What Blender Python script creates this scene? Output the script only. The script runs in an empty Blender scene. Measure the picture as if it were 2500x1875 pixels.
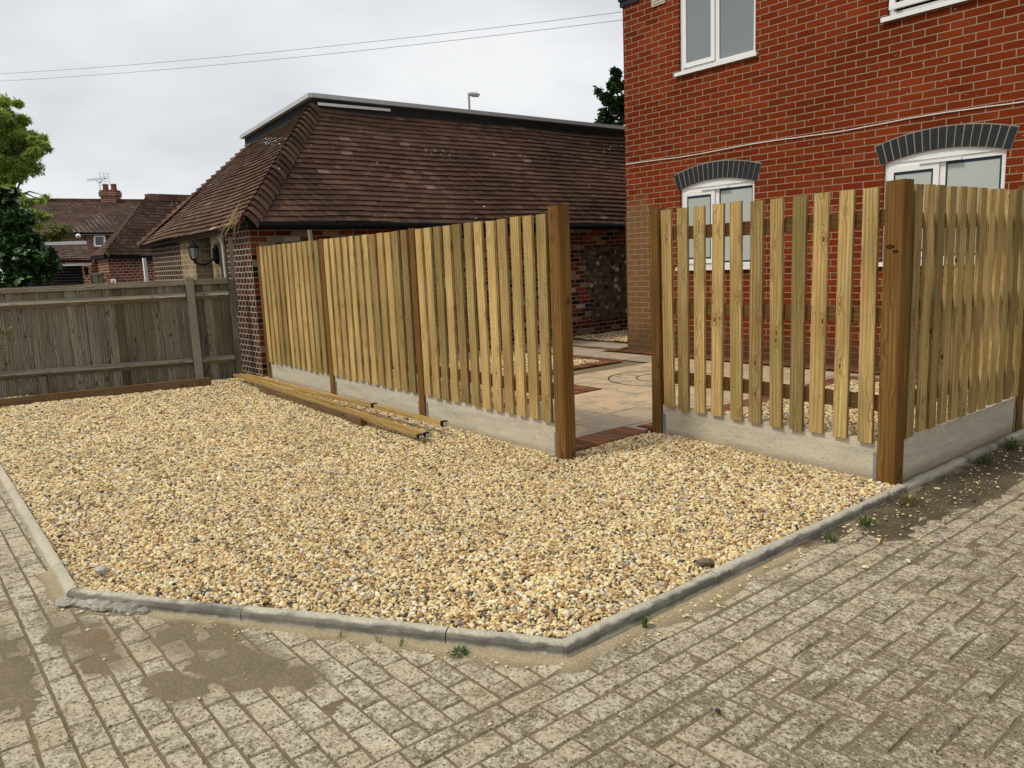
import bpy, math, random
from mathutils import Vector, Matrix, noise
from mathutils.geometry import tessellate_polygon
random.seed(7)
V = Vector
SC = bpy.context.scene
COL = SC.collection
R = math.radians
# ------------------------------------------------------------------ camera
CAM = V((0, 0, 1.42))
A_R = V((0.63360884, 0.77251277, -0.04199821)); A_U = V((-0.09564419, 0.13208455, 0.98661333)); A_F = V((-0.76771871, 0.62111005, -0.1575763))
cd = bpy.data.cameras.new('camera'); cam = bpy.data.objects.new('camera', cd); COL.objects.link(cam)
cam.matrix_world = Matrix(((A_R.x, A_U.x, -A_F.x, CAM.x), (A_R.y, A_U.y, -A_F.y, CAM.y), (A_R.z, A_U.z, -A_F.z, CAM.z), (0, 0, 0, 1)))
cd.sensor_width = 36; cd.lens = 36 * 1894 / 2500; cd.clip_end = 3000; cd.clip_start = .05
SC.camera = cam
# ------------------------------------------------------------------ sky, sun, exposure
SC.view_settings.view_transform = 'Standard'; SC.view_settings.look = 'None'; SC.view_settings.exposure = 0.52; SC.view_settings.gamma = 1
SUN_EL, SUN_AZ = R(52), R(200)            # compass direction the sun stands in (from +Y clockwise)
w = bpy.data.worlds.new('World'); SC.world = w; w.use_nodes = True
nt = w.node_tree; nt.nodes.clear()
def wn(t, **k):
    n = nt.nodes.new(t)
    for a, b in k.items(): setattr(n, a, b)
    return n
wo = wn('ShaderNodeOutputWorld'); bg = wn('ShaderNodeBackground'); sky = wn('ShaderNodeTexSky', sky_type='NISHITA', sun_disc=False)
sky.sun_elevation = SUN_EL; sky.sun_rotation = SUN_AZ
tc = wn('ShaderNodeTexCoord'); mp = wn('ShaderNodeMapping'); mp.inputs['Scale'].default_value = (1, 1, 2.6); mp.inputs['Location'].default_value = (1.3, .4, 0)
n1 = wn('ShaderNodeTexNoise'); n1.inputs['Scale'].default_value = 3.1; n1.inputs['Detail'].default_value = 5; n1.inputs['Roughness'].default_value = .48; n1.inputs['Distortion'].default_value = .25
cr = wn('ShaderNodeValToRGB'); e = cr.color_ramp.elements
e[0].position = .36; e[0].color = (7.9, 8.15, 8.45, 1); e[1].position = .62; e[1].color = (10.2, 10.3, 10.4, 1)
m = e.new if False else None
mx = wn('ShaderNodeMix', data_type='RGBA'); mx.inputs[0].default_value = .93
L = nt.links.new
L(tc.outputs['Generated'], mp.inputs[0]); L(mp.outputs[0], n1.inputs['Vector']); L(n1.outputs['Fac'], cr.inputs[0])
L(sky.outputs[0], mx.inputs[6]); L(cr.outputs[0], mx.inputs[7]); L(mx.outputs[2], bg.inputs[0]); bg.inputs[1].default_value = .0645; L(bg.outputs[0], wo.inputs[0])
sl = bpy.data.lights.new('sun', 'SUN'); sl.energy = 1.5; sl.angle = R(10); sl.color = (1, .93, .78)
so = bpy.data.objects.new('sun', sl); COL.objects.link(so)
sd = V((math.sin(SUN_AZ) * math.cos(SUN_EL), math.cos(SUN_AZ) * math.cos(SUN_EL), math.sin(SUN_EL)))
so.rotation_euler = (-sd).to_track_quat('-Z', 'Y').to_euler(); so.location = sd * 30

# ------------------------------------------------------------------ helpers
def at(px, py, D):
    "point seen at a photo position, D metres in front of the camera plane (used to measure far houses and trees)"
    return CAM + A_F * D + A_R * ((px - 1250) / 1894 * D) - A_U * ((py - 937.5) / 1894 * D)
def nz(x, y=0, z=0): return noise.noise(V((x, y, z)))
class MB:
    def __init__(s): s.v = []; s.f = []; s.uv = []; s.r = []
    def face(s, pts, uvs=None, r=0.0):
        b = len(s.v); s.v += [V(p) for p in pts]; s.f.append(tuple(range(b, b + len(pts))))
        s.uv.append(uvs or [(0, 0)] * len(pts)); s.r.append(r)
    def bar(s, p0, p1, wd, w, t, r=None, taper=1.0):
        "board from p0 to p1; wd = direction of its width w; t = thickness"
        p0, p1, wd = V(p0), V(p1), V(wd)
        a = (p1 - p0); ln = a.length; a.normalize(); wd = (wd - a * wd.dot(a)).normalized(); td = a.cross(wd)
        if r is None: r = random.random()
        ou, ov = r * 37.0, r * 91.0
        def P(i, j, k):
            sc = taper if i else 1
            return (p1 if i else p0) + wd * (j * w / 2 * sc) + td * (k * t / 2 * sc)
        for j0, k0, j1, k1, wid in ((-1, -1, 1, -1, w), (1, -1, 1, 1, t), (1, 1, -1, 1, w), (-1, 1, -1, -1, t)):
            s.face([P(0, j0, k0), P(0, j1, k1), P(1, j1, k1), P(1, j0, k0)], [(ou, ov), (ou, ov + wid), (ou + ln, ov + wid), (ou + ln, ov)], r); ov += wid + .3
        s.face([P(0, -1, -1), P(0, -1, 1), P(0, 1, 1), P(0, 1, -1)], [(ou, ov), (ou + .01, ov), (ou + .01, ov + w), (ou, ov + w)], r)
        s.face([P(1, -1, -1), P(1, 1, -1), P(1, 1, 1), P(1, -1, 1)], [(ou, ov), (ou, ov + w), (ou + .01, ov + w), (ou + .01, ov)], r)
    def box(s, x0, x1, y0, y1, z0, z1, r=None): s.bar(((x0 + x1) / 2, (y0 + y1) / 2, z0), ((x0 + x1) / 2, (y0 + y1) / 2, z1), (1, 0, 0), x1 - x0, y1 - y0, r)
    def tube(s, pts, rad, n=8, r=0.0, cap=True):
        pts = [V(p) for p in pts]; rings = []
        if not isinstance(rad, (list, tuple)): rad = [rad] * len(pts)
        for i, p in enumerate(pts):
            d = (pts[min(i + 1, len(pts) - 1)] - pts[max(i - 1, 0)]).normalized()
            u = d.orthogonal().normalized() if i == 0 else (u - d * u.dot(d)).normalized()
            v2 = d.cross(u); rings.append([p + (u * math.cos(2 * math.pi * k / n) + v2 * math.sin(2 * math.pi * k / n)) * rad[i] for k in range(n)])
        for i in range(len(pts) - 1):
            for k in range(n):
                k2 = (k + 1) % n; s.face([rings[i][k], rings[i][k2], rings[i + 1][k2], rings[i + 1][k]], [(i, k / n), (i, k / n + .1), (i + 1, k / n + .1), (i + 1, k / n)], r)
        if cap: s.face(rings[0][::-1], None, r); s.face(rings[-1], None, r)
    def quad(s, a, b, c, d, r=0.0):
        "wall-like quad a,b bottom; uv in metres"
        a, b, c, d = map(V, (a, b, c, d)); u = (b - a).normalized(); n = u.cross(d - a).normalized(); v = n.cross(u)
        s.face([a, b, c, d], [((p - a).dot(u), (p - a).dot(v)) for p in (a, b, c, d)], r)
    def build(s, name, mat, parent=None, smooth=False, merge=False, bevel=0):
        o0 = V((0, 0, 0)); q = parent
        while q is not None and q.name in ROOTLOC or q is not None:
            if q.name in ROOTLOC: o0 = ROOTLOC[q.name]; break
            q = q.parent
        me = bpy.data.meshes.new(name); me.from_pydata([p - o0 for p in s.v], [], s.f)
        ul = me.uv_layers.new(name='UVMap'); fl = [c for u in s.uv for uv in u for c in uv]; ul.data.foreach_set('uv', fl)
        at_ = me.attributes.new('rnd', 'FLOAT', 'FACE'); at_.data.foreach_set('value', s.r)
        if merge:
            import bmesh
            bm = bmesh.new(); bm.from_mesh(me); bmesh.ops.remove_doubles(bm, verts=bm.verts, dist=1e-4); bm.to_mesh(me); bm.free()
        me.materials.append(mat)
        if smooth: me.polygons.foreach_set('use_smooth', [True] * len(me.polygons))
        o = bpy.data.objects.new(name, me); COL.objects.link(o)
        if parent is not None: o.parent = parent
        return o
ROOTLOC = {}
def thing(name, label, cat, loc=(0, 0, 0), group=None):
    o = bpy.data.objects.new(name, None); COL.objects.link(o); o.empty_display_size = .2
    o.location = loc; ROOTLOC[o.name] = V(loc); o['label'] = label; o['category'] = cat
    if group: o['group'] = group
    return o
def tag(o, label, cat, group=None, kind=None):
    if label: o['label'] = label
    if cat: o['category'] = cat
    if group: o['group'] = group
    if kind: o['kind'] = kind
    return o
def struct(o): o['kind'] = 'structure'; return o

# ------------------------------------------------------------------ materials
class NT:
    def __init__(s, name, rough=.8, spec=.3):
        s.m = bpy.data.materials.new(name); s.m.use_nodes = True; s.t = s.m.node_tree; s.t.nodes.clear()
        s.out = s.t.nodes.new('ShaderNodeOutputMaterial'); s.b = s.t.nodes.new('ShaderNodeBsdfPrincipled')
        s.b.inputs['Roughness'].default_value = rough; s.b.inputs['Specular IOR Level'].default_value = spec
        s.l(s.b.outputs[0], s.out.inputs[0])
    def l(s, a, b): s.t.links.new(a, b)
    def n(s, t, **k):
        x = s.t.nodes.new(t)
        for a, b in k.items(): setattr(x, a, b)
        return x
    def sock(s, node, i, v):
        if v is None: return
        if hasattr(v, 'is_output') or isinstance(v, bpy.types.NodeSocket): s.l(v, node.inputs[i])
        else: node.inputs[i].default_value = v
    def math(s, op, a, b=None, c=None, clamp=False):
        x = s.n('ShaderNodeMath', operation=op, use_clamp=clamp); s.sock(x, 0, a); s.sock(x, 1, b); s.sock(x, 2, c); return x.outputs[0]
    def uv(s): return s.n('ShaderNodeUVMap', uv_map='UVMap').outputs[0]
    def pos(s): return s.n('ShaderNodeNewGeometry').outputs['Position']
    def attr(s, name='rnd', typ='GEOMETRY'): return s.n('ShaderNodeAttribute', attribute_name=name, attribute_type=typ).outputs['Fac']
    def map(s, v, sc=(1, 1, 1), loc=(0, 0, 0), rot=(0, 0, 0)):
        x = s.n('ShaderNodeMapping'); s.l(v, x.inputs[0]); x.inputs['Scale'].default_value = sc; x.inputs['Location'].default_value = loc; x.inputs['Rotation'].default_value = rot; return x.outputs[0]
    def noise(s, v, scale, detail=4, rough=.55, dist=0, out='Fac'):
        x = s.n('ShaderNodeTexNoise'); s.l(v, x.inputs['Vector']); x.inputs['Scale'].default_value = scale; x.inputs['Detail'].default_value = detail
        x.inputs['Roughness'].default_value = rough; x.inputs['Distortion'].default_value = dist; return x.outputs[out]
    def voro(s, v, scale, out='Distance', rnd=1, feature='F1'):
        x = s.n('ShaderNodeTexVoronoi', feature=feature); s.l(v, x.inputs['Vector']); x.inputs['Scale'].default_value = scale; x.inputs['Randomness'].default_value = rnd; return x.outputs[out]
    def ramp(s, f, stops, interp='LINEAR'):
        x = s.n('ShaderNodeValToRGB'); s.l(f, x.inputs[0]); cr = x.color_ramp; cr.interpolation = interp
        while len(cr.elements) < len(stops): cr.elements.new(.5)
        for el, (p, c) in zip(cr.elements, stops): el.position = p; el.color = (c, c, c, 1) if isinstance(c, (int, float)) else (*c, 1)
        return x.outputs[0]
    def mix(s, f, a, b, mode='MIX'):
        x = s.n('ShaderNodeMix', data_type='RGBA', blend_type=mode); s.sock(x, 0, f)
        for i, v in ((6, a), (7, b)):
            if isinstance(v, tuple): x.inputs[i].default_value = (*v, 1)
            else: s.l(v, x.inputs[i])
        return x.outputs[2]
    def color(s, c):
        if isinstance(c, tuple): s.b.inputs['Base Color'].default_value = (*c, 1)
        else: s.l(c, s.b.inputs['Base Color'])
    def bump(s, h, strength=.4, dist=.01):
        x = s.n('ShaderNodeBump'); s.l(h, x.inputs['Height']); x.inputs['Strength'].default_value = strength; x.inputs['Distance'].default_value = dist; s.l(x.outputs[0], s.b.inputs['Normal'])
    def sep(s, v): x = s.n('ShaderNodeSeparateXYZ'); s.l(v, x.inputs[0]); return x.outputs

def plain(name, c, rough=.6, var=.15, sc=12, spec=.3, metal=0):
    n = NT(name, rough, spec); f = n.noise(n.pos(), sc, 5)
    n.color(n.mix(f, tuple(x * (1 - var) for x in c), tuple(min(1, x * (1 + var)) for x in c))); n.b.inputs['Metallic'].default_value = metal
    n.bump(n.noise(n.pos(), sc * 12, 3), .12, .003); return n.m

def wood(name, lo, mid, hi, knot=(.12, .06, .02), grain=1.0, rough=.75, tint=.35, green=0, knots=1.0, gc=1.0):
    n = NT(name, rough, .1); uv = n.uv(); r = n.attr()
    wob = n.noise(n.map(uv, (1.2, 6, 1)), 1, 2, out='Color')
    wv = n.n('ShaderNodeVectorMath', operation='MULTIPLY_ADD'); n.l(wob, wv.inputs[0]); wv.inputs[1].default_value = (0, .022, 0); n.l(uv, wv.inputs[2])
    kv = n.map(wv.outputs[0], (4.6, 11, 1)); kd = n.voro(kv, 1)
    kn = n.ramp(kd, [(0, 1), (.08 * knots, .95), (.125 * knots, 0)])
    kring = n.ramp(kd, [(0, 0), (.5, 1)])
    fine = n.noise(n.map(wv.outputs[0], (1.6, 75 * grain, 1)), 1, 6, .65)
    vv = n.sep(wv.outputs[0])[1]
    ph = n.math('MULTIPLY_ADD', n.ramp(kd, [(0, 1), (.45, 0)]), 9.0, n.math('MULTIPLY_ADD', vv, 250.0 * grain, n.math('MULTIPLY', n.noise(n.map(uv, (.55, 3.5, 1)), 1, 2), 16.0)))
    band = n.math('MULTIPLY_ADD', n.math('SINE', ph), .5, .5)
    g = n.math('ADD', n.math('MULTIPLY', fine, .80), n.math('MULTIPLY', band, .15))
    g2 = n.math('MULTIPLY_ADD', n.math('SUBTRACT', g, .475), 1.45 * gc, .5)
    c = n.ramp(g2, [(.2, lo), (.48, mid), (.8, hi)])
    c = n.mix(n.math('MULTIPLY', n.ramp(n.noise(n.map(uv, (1.3, 5, 1)), 1, 4, .6), [(.42, 0), (.62, 1)]), .5), c, tuple(x * y_ for x, y_ in zip(mid, (.62, .50, .42))))
    t = n.ramp(r, [(0, 1 - tint), (.5, 1), (1, 1 + tint * .45)])
    c = n.mix(1, c, t, 'MULTIPLY')
    if green: c = n.mix(n.math('MULTIPLY', n.ramp(n.noise(n.map(uv, (1.1, 3, 1), (5, 3, 0)), 1, 3), [(.45, 0), (.62, 1)]), green), c, (.15, .145, .05))
    c = n.mix(kn, c, knot)
    c = n.mix(n.math('MULTIPLY', n.ramp(kd, [(.0, 0), (.14, 0), (.19, 1), (.26, 0)]), .45), c, tuple(x * 1.6 for x in knot))
    n.color(c); n.bump(g, .35, .003); return n.m

M_picket = wood('picket_wood', (.25, .15, .05), (.47, .325, .125), (.68, .525, .25), knot=(.10, .045, .014), tint=.5, green=.4, knots=.8)
M_post = wood('post_wood', (.085, .041, .011), (.175, .092, .026), (.26, .15, .048), knot=(.07, .03, .01), tint=.12, knots=1.2)
M_rail = wood('rail_wood', (.07, .034, .012), (.14, .07, .025), (.20, .11, .042), knot=(.05, .025, .01), tint=.2)
M_old = wood('weathered_wood', (.055, .048, .036), (.175, .155, .122), (.33, .30, .25), knot=(.02, .016, .011), tint=.62, green=.3, rough=.9, gc=1.15)
M_oldrail = wood('weathered_rail_wood', (.10, .082, .055), (.235, .205, .15), (.36, .325, .26), knot=(.05, .04, .025), tint=.15, green=.15, rough=.9, gc=1.3)
M_fresh = wood('fresh_timber', (.24, .145, .045), (.42, .28, .10), (.56, .41, .17), knot=(.2, .1, .04), tint=.2)
M_brownb = wood('brown_board', (.085, .05, .025), (.18, .115, .06), (.27, .185, .105), knot=(.05, .03, .015), tint=.2, rough=.85)

def brickmat(name, stops, mortar, bw=.235, rh=.075, ms=.006, wob=.004, interp='LINEAR', off=.5, post=None, spots=.12, mvar=.25):
    n = NT(name, .9, .06); uv = n.uv()
    wb = n.noise(n.map(uv, (9, 9, 9)), 1, 3, out='Color')
    sb = n.n('ShaderNodeVectorMath', operation='SUBTRACT'); n.l(wb, sb.inputs[0]); sb.inputs[1].default_value = (.5, .5, .5)
    ad = n.n('ShaderNodeVectorMath', operation='MULTIPLY_ADD'); n.l(sb.outputs[0], ad.inputs[0]); ad.inputs[1].default_value = (wob * 2, wob * 2, 0); n.l(uv, ad.inputs[2])
    b = n.n('ShaderNodeTexBrick'); b.offset = off; n.l(ad.outputs[0], b.inputs['Vector'])
    for k, v in (('Color1', (0, 0, 0, 1)), ('Color2', (1, 1, 1, 1)), ('Mortar', (.5, .5, .5, 1)), ('Scale', 1.0), ('Mortar Size', ms), ('Mortar Smooth', .15), ('Bias', 0.0), ('Brick Width', bw), ('Row Height', rh)): b.inputs[k].default_value = v
    c = n.ramp(b.outputs['Color'], stops, interp)
    fine = n.noise(n.map(uv, (1, 1, 1)), 70, 5, .65)
    c = n.mix(1, c, n.ramp(fine, [(.25, .68), (.7, 1.2)]), 'MULTIPLY')
    big = n.noise(uv, 1.1, 4)
    c = n.mix(1, c, n.ramp(big, [(.3, .72), (.7, 1.14)]), 'MULTIPLY')
    if spots: c = n.mix(n.math('MULTIPLY', n.ramp(n.noise(uv, 26, 4, .7), [(.66, 0), (.72, 1)]), spots * 5, clamp=True), c, (.62, .55, .45))
    mo = n.mix(n.noise(uv, 14, 4), tuple(x * (1 - mvar) for x in mortar), tuple(min(1, x * (1 + mvar)) for x in mortar))
    fac = b.outputs['Fac']
    c = n.mix(fac, c, mo)
    if post: c = post(n, c, fac)
    n.color(c)
    h = n.math('MULTIPLY_ADD', fac, -1.0, n.math('MULTIPLY', fine, .35)); n.bump(h, .8, .006)
    return n.m
def house_stain(n, c, fac):
    x, y, z = n.sep(n.pos()); nn = n.noise(n.pos(), 3.2, 4, .6); nn = n.math('SUBTRACT', nn, .5)
    mxx = n.math('MULTIPLY', n.math('ADD', n.math('SUBTRACT', -7.12, x), n.math('MULTIPLY', nn, 1.1)), 5, clamp=True)
    mz = n.math('MULTIPLY', n.math('ADD', n.math('SUBTRACT', 2.25, z), n.math('MULTIPLY', nn, 1.4)), 3.5, clamp=True)
    brick = n.math('SUBTRACT', 1.0, fac)
    c = n.mix(n.math('MULTIPLY', n.math('MULTIPLY', n.math('MULTIPLY', mxx, mz), brick), .78), c, n.mix(n.noise(n.pos(), 9, 5, .7), (.12, .065, .025), (.27, .165, .075)))
    low = n.math('MULTIPLY', n.math('ADD', n.math('SUBTRACT', .55, z), n.math('MULTIPLY', nn, 1.5)), 3, clamp=True)
    return n.mix(n.math('MULTIPLY', low, .62), c, (.085, .052, .032))
M_red = brickmat('red_brick', [(0, (.14, .022, .006)), (.2, (.178, .028, .0065)), (.8, (.198, .033, .0075)), (1, (.225, .042, .011))], (.31, .25, .175), ms=.0048, post=house_stain, spots=.2)
M_blue = plain('blue_grey_brick', (.026, .028, .034), .6, .5, 30, .15)
OLD = [(0, (.022, .018, .018)), (.16, (.17, .035, .018)), (.34, (.11, .03, .02)), (.5, (.24, .06, .028)), (.64, (.06, .035, .028)), (.74, (.32, .24, .15)), (.84, (.2, .05, .03)), (.93, (.45, .42, .37))]
def flint(n, c, fac):
    x, y, z = n.sep(n.pos()); nn = n.math('SUBTRACT', n.noise(n.pos(), 2.4, 2), .5)
    m1 = n.math('MULTIPLY', n.math('ADD', n.math('SUBTRACT', y, 9.75), n.math('MULTIPLY', nn, .9)), 30, clamp=True)
    m2 = n.math('MULTIPLY', n.math('MULTIPLY', n.math('SUBTRACT', z, .28), 40, clamp=True), n.math('MULTIPLY', n.math('SUBTRACT', 1.6, z), 40, clamp=True))
    d = n.voro(n.map(n.pos(), (1, 1, 1.3)), 8.5); cc = n.voro(n.map(n.pos(), (1, 1, 1.3)), 8.5, 'Color')
    fc = n.mix(n.ramp(d, [(.42, 0), (.62, 1)]), n.ramp(n.sep(cc)[0], [(0, (.02, .02, .022)), (.4, (.12, .105, .085)), (.75, (.22, .20, .17)), (.9, (.5, .48, .44))]), (.10, .085, .065))
    return n.mix(n.math('MULTIPLY', m1, m2), c, fc)
M_oldbrick = brickmat('old_mixed_brick', OLD, (.27, .24, .20), bw=.225, rh=.073, ms=.008, wob=.007, interp='CONSTANT', spots=.2, post=flint)
M_header = brickmat('old_header_brick', [(0, (.042, .026, .021)), (.35, (.066, .034, .026)), (.7, (.088, .038, .027)), (.92, (.13, .045, .027))], (.38, .33, .26), bw=.115, rh=.073, ms=.0075, wob=.008, spots=.2)
M_flem = brickmat('cottage_brick', [(0, (.075, .03, .022)), (.3, (.19, .045, .025)), (.7, (.26, .06, .03)), (1, (.13, .04, .03))], (.45, .39, .31), bw=.17, rh=.075, ms=.008, wob=.006, spots=.05)
M_yellow = brickmat('yellow_brick', [(0, (.30, .22, .11)), (.5, (.40, .31, .18)), (.8, (.24, .15, .07)), (1, (.46, .40, .29))], (.42, .38, .30), bw=.16, rh=.073, ms=.006, wob=.006)
M_dyellow = brickmat('dull_yellow_brick', [(0, (.07, .05, .03)), (.5, (.16, .11, .06)), (1, (.24, .17, .09))], (.2, .17, .13), bw=.21, rh=.073, ms=.007, wob=.007)

def tilemat(name, stops, lich=.35, moss=0.0):
    n = NT(name, .8, .18); uv = n.uv(); r = n.attr()
    c = n.ramp(r, stops)
    p = n.pos()
    c = n.mix(1, c, n.ramp(n.noise(p, 1.0, 3), [(.3, .72), (.7, 1.28)]), 'MULTIPLY')
    c = n.mix(1, c, n.ramp(n.noise(p, 38, 5, .7), [(.25, .75), (.75, 1.2)]), 'MULTIPLY')
    c = n.mix(n.math('MULTIPLY', n.ramp(n.noise(p, 7.5, 5, .75), [(.63, 0), (.69, 1)]), lich), c, (.33, .27, .22))
    sp = n.ramp(n.voro(p, 4.2), [(0, 1), (.055, 1), (.08, 0)]); c = n.mix(n.math('MULTIPLY', sp, n.ramp(n.noise(p, 2, 1), [(.52, 0), (.58, 1)])), c, (.55, .53, .48))
    if moss: c = n.mix(n.math('MULTIPLY', n.ramp(n.noise(p, 2.2, 4), [(.48, 0), (.62, 1)]), moss), c, (.10, .085, .035))
    n.color(c); n.bump(n.noise(p, 60, 4), .25, .004); return n.m
M_tile = tilemat('clay_tiles_shaded_side', [(0, (.060, .031, .021)), (.3, (.080, .042, .028)), (.8, (.102, .054, .035)), (.988, (.120, .066, .044)), (.993, (.20, .115, .09)), (1, (.25, .155, .125))])  # darker copy for the long slope turned from the sun, shade in its colour
M_tile2 = tilemat('clay_tiles_lit_side', [(0, (.080, .043, .026)), (.4, (.105, .058, .034)), (.8, (.13, .075, .045)), (.98, (.15, .09, .055)), (.988, (.36, .28, .24)), (1, (.42, .35, .31))], .25)  # lighter copy for the sunward slope, light put into the tile colour
M_tile3 = tilemat('clay_tiles_far', [(0, (.045, .025, .02)), (.5, (.075, .040, .03)), (1, (.11, .06, .045))], .4, .25)
M_bonnet = tilemat('bonnet_tiles', [(0, (.055, .030, .022)), (.5, (.10, .052, .036)), (1, (.145, .075, .05))], .3, .3)

def concrete(name, c, pits=.7, sc=1.0, stain=(.16, .15, .12), st=.35):
    n = NT(name, .9, .2); p = n.pos()
    a = n.mix(n.noise(p, 3.5 * sc, 5, .65), tuple(x * .78 for x in c), tuple(x * 1.18 for x in c))
    a = n.mix(1, a, n.ramp(n.noise(n.map(p, (1, 1, 3)), 55, 5, .7), [(.3, .8), (.7, 1.1)]), 'MULTIPLY')
    a = n.mix(n.math('MULTIPLY', n.ramp(n.noise(n.map(p, (1, 1, 2.2)), 32, 3, .6, .6), [(.60, 0), (.66, 1)]), pits), a, tuple(x * .45 for x in c))
    a = n.mix(n.math('MULTIPLY', n.ramp(n.noise(p, 2.1, 4, .6), [(.45, 0), (.7, 1)]), st), a, stain)
    n.color(a); n.bump(n.noise(n.map(p, (1, 1, 2)), 45, 5, .7), .5, .004); return n.m
def boardmat():
    n = NT('gravel_board_concrete', .92, .12); p = n.pos()
    st_ = n.noise(n.map(p, (2.2, 2.2, 13)), 1, 6, .7, .6)
    c = n.mix(n.ramp(st_, [(.32, 0), (.68, 1)]), (.42, .395, .325), (.62, .56, .43))
    c = n.mix(n.ramp(n.noise(n.map(p, (1, 1, 2.4)), 42, 4, .7, .5), [(.585, 0), (.64, .75)]), c, (.20, .185, .15))
    z = n.sep(p)[2]; spl = n.math('MULTIPLY', n.math('SUBTRACT', n.math('ADD', .075, n.math('MULTIPLY', n.noise(p, 11, 4, .7), .06)), z), 22, clamp=True)
    c = n.mix(n.math('MULTIPLY', spl, .55), c, (.27, .21, .12))
    n.color(c); n.bump(n.noise(n.map(p, (1, 1, 3)), 40, 5, .7), .6, .005); return n.m
M_gboard = boardmat()
M_cpost = concrete('concrete_post', (.25, .23, .18), .4, st=.4)
def kerbmat():
    n = NT('stained_kerb_concrete', .92, .1); p = n.pos(); x, y, z = n.sep(p)
    c = n.mix(n.noise(p, 5, 5, .65), (.40, .37, .30), (.58, .54, .43))
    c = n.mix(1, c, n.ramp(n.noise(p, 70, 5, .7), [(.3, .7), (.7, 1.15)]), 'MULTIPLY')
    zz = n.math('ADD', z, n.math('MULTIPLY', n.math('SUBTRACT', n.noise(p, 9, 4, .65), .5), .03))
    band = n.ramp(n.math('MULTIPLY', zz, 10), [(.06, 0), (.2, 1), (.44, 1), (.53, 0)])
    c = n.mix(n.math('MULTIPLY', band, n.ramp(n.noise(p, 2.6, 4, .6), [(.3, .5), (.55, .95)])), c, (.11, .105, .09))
    n.color(c); n.bump(n.noise(p, 60, 5, .7), .7, .005); return n.m
M_kerbS = kerbmat()
M_kerb = concrete('kerb_concrete', (.40, .375, .31), .5, 2.6, stain=(.075, .07, .06), st=.95)
M_lkerb = concrete('pale_kerb_concrete', (.50, .455, .35), .25, 1.5, stain=(.24, .21, .15), st=.3)

WET = [(-3.05, .80, .24, .11, .55), (-2.74, .86, .24, .13, .3), (-3.35, .47, .34, .09, .1), (-3.35, .20, .40, .08, 0), (-2.72, .64, .14, .07, .3), (-2.48, .98, .08, .08, 0)]
def pavermat():
    n = NT('worn_block_paving', .95, .08); p = n.pos(); r = n.attr(); x, y, z = n.sep(p)
    pale = n.mix(r, (.50, .435, .315), (.60, .54, .415))
    rv = n.n('ShaderNodeVectorMath', operation='SCALE'); rv.inputs[0].default_value = (17, 31, 5); n.l(r, rv.inputs['Scale'])
    pb = n.n('ShaderNodeVectorMath', operation='ADD'); n.l(p, pb.inputs[0]); n.l(rv.outputs[0], pb.inputs[1]); pb = pb.outputs[0]
    a1 = n.noise(pb, 48, 6, .8); a2 = n.noise(pb, 11, 6, .75, .4); a3 = n.noise(p, 3.2, 4, .6)
    side = n.math('MULTIPLY', n.math('ADD', x, 2.05), .045, clamp=True)                      # the drive on the right is dirtier
    k = n.math('ADD', n.math('ADD', n.math('MULTIPLY', a1, .54), n.math('MULTIPLY', a2, .34)), n.math('ADD', n.math('MULTIPLY', a3, .12), side))
    k = n.math('ADD', k, n.math('MULTIPLY', n.math('SUBTRACT', r, .5), .05)); f = n.ramp(k, [(.465, 0), (.575, 1)])
    c = n.mix(n.math('MULTIPLY', f, .88), pale, n.mix(a3, (.105, .080, .045), (.20, .158, .095)))
    c = n.mix(n.ramp(n.noise(p, 105, 3, .6), [(.60, 0), (.66, .75)]), c, (.66, .58, .43))
    c = n.mix(n.ramp(n.noise(p, 85, 3, .6), [(.38, .85), (.43, 0)]), c, (.065, .05, .03))
    c = n.mix(n.math('MULTIPLY', n.ramp(n.noise(p, 2.3, 3), [(.6, 0), (.72, 1)]), .35), c, (.36, .24, .15))
    acc = None                                                   # damp silt left where puddles dried
    for cx, cy, ea, eb, ro in WET:
        sb = n.n('ShaderNodeVectorMath', operation='SUBTRACT'); n.l(p, sb.inputs[0]); sb.inputs[1].default_value = (cx, cy, 0)
        m_ = n.map(n.map(sb.outputs[0], (1, 1, 0), (0, 0, 0), (0, 0, -ro)), (1 / ea, 1 / eb, 0))
        ln = n.n('ShaderNodeVectorMath', operation='LENGTH'); n.l(m_, ln.inputs[0]); v = n.math('SUBTRACT', 1.5, ln.outputs['Value'])
        acc = v if acc is None else n.math('MAXIMUM', acc, v)
    dm = n.math('MULTIPLY', n.math('ADD', acc, n.math('MULTIPLY', n.math('SUBTRACT', n.noise(p, 6, 6, .72), .5), 1.5)), 1.5, clamp=True)
    c = n.mix(n.math('MULTIPLY', dm, n.math('MULTIPLY_ADD', a2, .5, .5, clamp=True)), c, n.mix(a1, (.16, .128, .078), (.27, .225, .145)))
    n.color(c); n.bump(n.math('ADD', a2, n.math('MULTIPLY', a1, .8)), .9, .008); return n.m
M_paver = pavermat()
def dirtmat():
    n = NT('sandy_dirt', .95, .12); p = n.pos(); wet = n.attr('wet'); dark = n.attr('dark')
    g = n.noise(p, 120, 4, .75); b = n.noise(p, 7, 5, .6)
    c = n.mix(b, (.115, .088, .051), (.255, .205, .127)); c = n.mix(n.attr('sand'), c, n.mix(b, (.33, .265, .155), (.46, .38, .25)))
    c = n.mix(wet, c, n.mix(b, (.16, .128, .078), (.235, .195, .125)))
    c = n.mix(dark, c, n.mix(b, (.07, .057, .038), (.13, .105, .068)))
    c = n.mix(n.math('MULTIPLY', n.ramp(n.noise(p, 3.1, 3), [(.66, 0), (.74, 1)]), n.math('MULTIPLY', wet, .55)), c, (.26, .14, .05))
    c = n.mix(1, c, n.ramp(g, [(.25, .55), (.7, 1.3)]), 'MULTIPLY')
    n.color(c); n.bump(g, .7, .006); return n.m
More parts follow.
